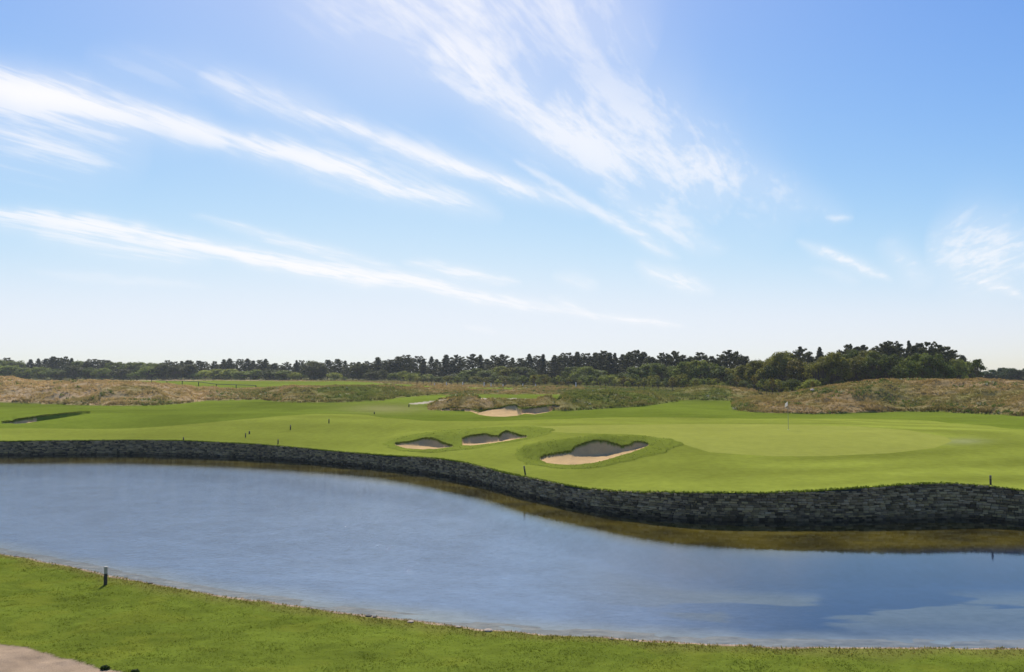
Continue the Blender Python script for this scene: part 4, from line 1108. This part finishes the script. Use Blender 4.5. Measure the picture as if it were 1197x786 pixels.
streaks = [(-160,60,270,165,34,.85),(180,140,590,256,20,.80),(-60,238,250,310,17,.55),(-40,238,720,374,11,.85),(230,88,430,158,24,.50),(350,135,700,252,17,.75),(690,245,800,305,9,.5),
 (330,-120,590,90,95,.60),(500,50,740,215,38,.60),(520,-40,770,60,85,.42),(640,110,860,240,60,.50),(700,225,850,300,15,.45),(790,180,1000,255,26,.28),(220,250,470,316,7.5,.50),(470,308,610,330,7.5,.60),
 (645,320,700,330,9,.40),(740,305,838,343,11,.55),(690,364,800,380,5,.6),(925,280,1040,326,9,.62),(945,312,1005,330,7,.25),(1025,280,1090,328,18,.35),(1080,285,1220,300,46,.60),(430,-110,800,130,120,.24),(690,100,930,270,75,.28),(1135,322,1200,346,6,.5),
 (-40,140,130,200,13,.40),(30,310,250,338,6,.32),(962,252,1000,252,5,.4),(538,381,580,385,4,.35),(600,185,740,270,6,.4),(-160,110,180,190,60,.35),(640,345,700,372,6,.4),(100,60,330,110,30,.22)]
grp_ = bpy.data.node_groups.new('streak', 'ShaderNodeTree')
for nm, tp in (('P', 'NodeSocketVector'), ('A', 'NodeSocketVector'), ('T', 'NodeSocketVector'), ('Nn', 'NodeSocketVector'), ('Len', 'NodeSocketFloat'), ('W', 'NodeSocketFloat'), ('S', 'NodeSocketFloat')):
    grp_.interface.new_socket(nm, in_out='INPUT', socket_type=tp)
grp_.interface.new_socket('M', in_out='OUTPUT', socket_type='NodeSocketFloat')
gi = grp_.nodes.new('NodeGroupInput'); go = grp_.nodes.new('NodeGroupOutput')
vs = grp_.nodes.new('ShaderNodeVectorMath'); vs.operation = 'SUBTRACT'; grp_.links.new(gi.outputs['P'], vs.inputs[0]); grp_.links.new(gi.outputs['A'], vs.inputs[1])
d1 = grp_.nodes.new('ShaderNodeVectorMath'); d1.operation = 'DOT_PRODUCT'; grp_.links.new(vs.outputs[0], d1.inputs[0]); grp_.links.new(gi.outputs['T'], d1.inputs[1])
d2 = grp_.nodes.new('ShaderNodeVectorMath'); d2.operation = 'DOT_PRODUCT'; grp_.links.new(vs.outputs[0], d2.inputs[0]); grp_.links.new(gi.outputs['Nn'], d2.inputs[1])
tt = math_(grp_, 'DIVIDE', d1.outputs['Value'], gi.outputs['Len'])         # 0..1 along
bell = math_(grp_, 'MULTIPLY', math_(grp_, 'MULTIPLY', tt, math_(grp_, 'SUBTRACT', 1.0, tt)), 4.0)
bell = math_(grp_, 'POWER', math_(grp_, 'MAXIMUM', bell, 0.0001), 0.5)
wd = math_(grp_, 'MULTIPLY', gi.outputs['W'], math_(grp_, 'ADD', math_(grp_, 'MULTIPLY', bell, 0.9), 0.15))
q = math_(grp_, 'DIVIDE', d2.outputs['Value'], wd)
gs_ = math_(grp_, 'POWER', 2.718, math_(grp_, 'MULTIPLY', math_(grp_, 'MULTIPLY', q, q), -1.1))
grp_.links.new(math_(grp_, 'MULTIPLY', math_(grp_, 'MULTIPLY', gs_, bell), gi.outputs['S']), go.inputs['M'])
inv = None
for x0, y0_, x1, y1_, hw, st in streaks:
    a = np.array(ray(x0, y0_), float).ravel(); b = np.array(ray(x1, y1_), float).ravel(); d = b - a; ln = float(np.hypot(*d)); d /= ln
    g = nt.nodes.new('ShaderNodeGroup'); g.node_tree = grp_; nt.links.new(G2, g.inputs['P'])
    g.inputs['A'].default_value = (a[0], a[1], 0); g.inputs['T'].default_value = (d[0], d[1], 0); g.inputs['Nn'].default_value = (-d[1], d[0], 0)
    g.inputs['Len'].default_value = ln; g.inputs['W'].default_value = hw / F; g.inputs['S'].default_value = st
    t = math_(nt, 'SUBTRACT', 1.0, g.outputs[0])
    inv = t if inv is None else math_(nt, 'MULTIPLY', inv, t)
cov = math_(nt, 'SUBTRACT', 1.0, inv)
cov = math_(nt, 'MULTIPLY', cov, math_(nt, 'GREATER_THAN', dy, 0.06))
edge_ = math_(nt, 'MULTIPLY', math_(nt, 'ADD', math_(nt, 'ADD', fib.outputs[0], math_(nt, 'MULTIPLY', cov, 1.0)), -0.50), 1.35)
edge_ = math_(nt, 'MINIMUM', math_(nt, 'MAXIMUM', edge_, 0.50), 1.1)
cov = math_(nt, 'MULTIPLY', cov, edge_, clamp=True)
# fainter cirrus over the rest of the sky, so that it does not end with the picture
mp2 = nt.nodes.new('ShaderNodeMapping'); mp2.inputs['Scale'].default_value = (0.9, 0.25, 1); nt.links.new(mpn.outputs[0], mp2.inputs[0])
fn2 = N(nt, 'ShaderNodeTexNoise', Scale=0.8, Detail=6.0, Roughness=0.55); nt.links.new(mp2.outputs[0], fn2.inputs['Vector'])
f2 = nt.nodes.new('ShaderNodeMapRange'); f2.inputs[1].default_value = 0.55; f2.inputs[2].default_value = 0.85; f2.inputs[4].default_value = 0.45; nt.links.new(fn2.outputs['Fac'], f2.inputs[0])
hi_ = nt.nodes.new('ShaderNodeMapRange'); hi_.inputs[1].default_value = 0.42; hi_.inputs[2].default_value = 0.6; nt.links.new(dz, hi_.inputs[0])
cov = math_(nt, 'MAXIMUM', cov, math_(nt, 'MULTIPLY', f2.outputs[0], hi_.outputs[0]))
hs = nt.nodes.new('ShaderNodeHueSaturation'); hs.inputs['Saturation'].default_value = 1.27; nt.links.new(sky.outputs[0], hs.inputs['Color'])
sp = nt.nodes.new('ShaderNodeSeparateColor'); nt.links.new(mixc(nt, 'MULTIPLY', 1.0, hs.outputs[0], (0.97, 0.87, 1.02)), sp.inputs[0])
cbn = nt.nodes.new('ShaderNodeCombineColor')
for i, cap in enumerate((5.5, 5.9, 6.4)):
    a = math_(nt, 'ADD', math_(nt, 'POWER', math_(nt, 'DIVIDE', sp.outputs[i], cap), 5.0), 1.0)
    nt.links.new(math_(nt, 'DIVIDE', sp.outputs[i], math_(nt, 'POWER', a, 0.2)), cbn.inputs[i])
skyc = mixc(nt, 'MIX', cov, cbn.outputs[0], (6.5, 6.45, 6.6))
nt.links.new(skyc, bg.inputs['Color'])
w.cycles.sampling_method = 'MANUAL'; w.cycles.sample_map_resolution = 512

print('T', round(time.time() - _T0, 1))
# ------------------------------------------------------------------ haze
import os
hz_b = ( -2600, 2600, -2600, 2600, -3.0, 19.0)
V = [(x, y, z) for x in hz_b[:2] for y in hz_b[2:4] for z in hz_b[4:]]
Fh = [(0, 1, 3, 2), (4, 6, 7, 5), (0, 4, 5, 1), (2, 3, 7, 6), (0, 2, 6, 4), (1, 5, 7, 3)]
m, nt, out = new_mat('haze_air')
pv = N(nt, 'ShaderNodeVolumePrincipled'); pv.inputs['Color'].default_value = (0.86, 0.92, 1.0, 1); pv.inputs['Density'].default_value = 0.00015; pv.inputs['Anisotropy'].default_value = 0.3
nt.links.new(pv.outputs[0], out.inputs['Volume'])
tag(mesh_obj('haze', V, Fh, m), kind='stuff')

print('T', round(time.time() - _T0, 1))
# ------------------------------------------------------------------ camera and render
cd = bpy.data.cameras.new('camera'); cd.sensor_width = 36; cd.lens = F / 1197 * 36; cd.clip_start = 0.1; cd.clip_end = 20000
co = bpy.data.objects.new('camera', cd); co.location = (0, 0, CAMZ); co.rotation_euler = (math.pi / 2 + TH, 0, 0); col.objects.link(co)
scene.camera = co
scene.render.engine = 'CYCLES'
scene.view_settings.view_transform = 'Standard'; scene.view_settings.look = 'None'; scene.view_settings.gamma = 1; scene.view_settings.exposure = 0.35
scene.view_settings.use_curve_mapping = False
cy = scene.cycles
cy.use_denoising = True
try: cy.denoiser = 'OPENIMAGEDENOISE'
except Exception: pass
cy.max_bounces = 6; cy.diffuse_bounces = 2; cy.glossy_bounces = 3; cy.transmission_bounces = 4; cy.transparent_max_bounces = 8; cy.volume_bounces = 1
cy.sample_clamp_indirect = 6; cy.sample_clamp_direct = 0; cy.caustics_reflective = False; cy.caustics_refractive = False
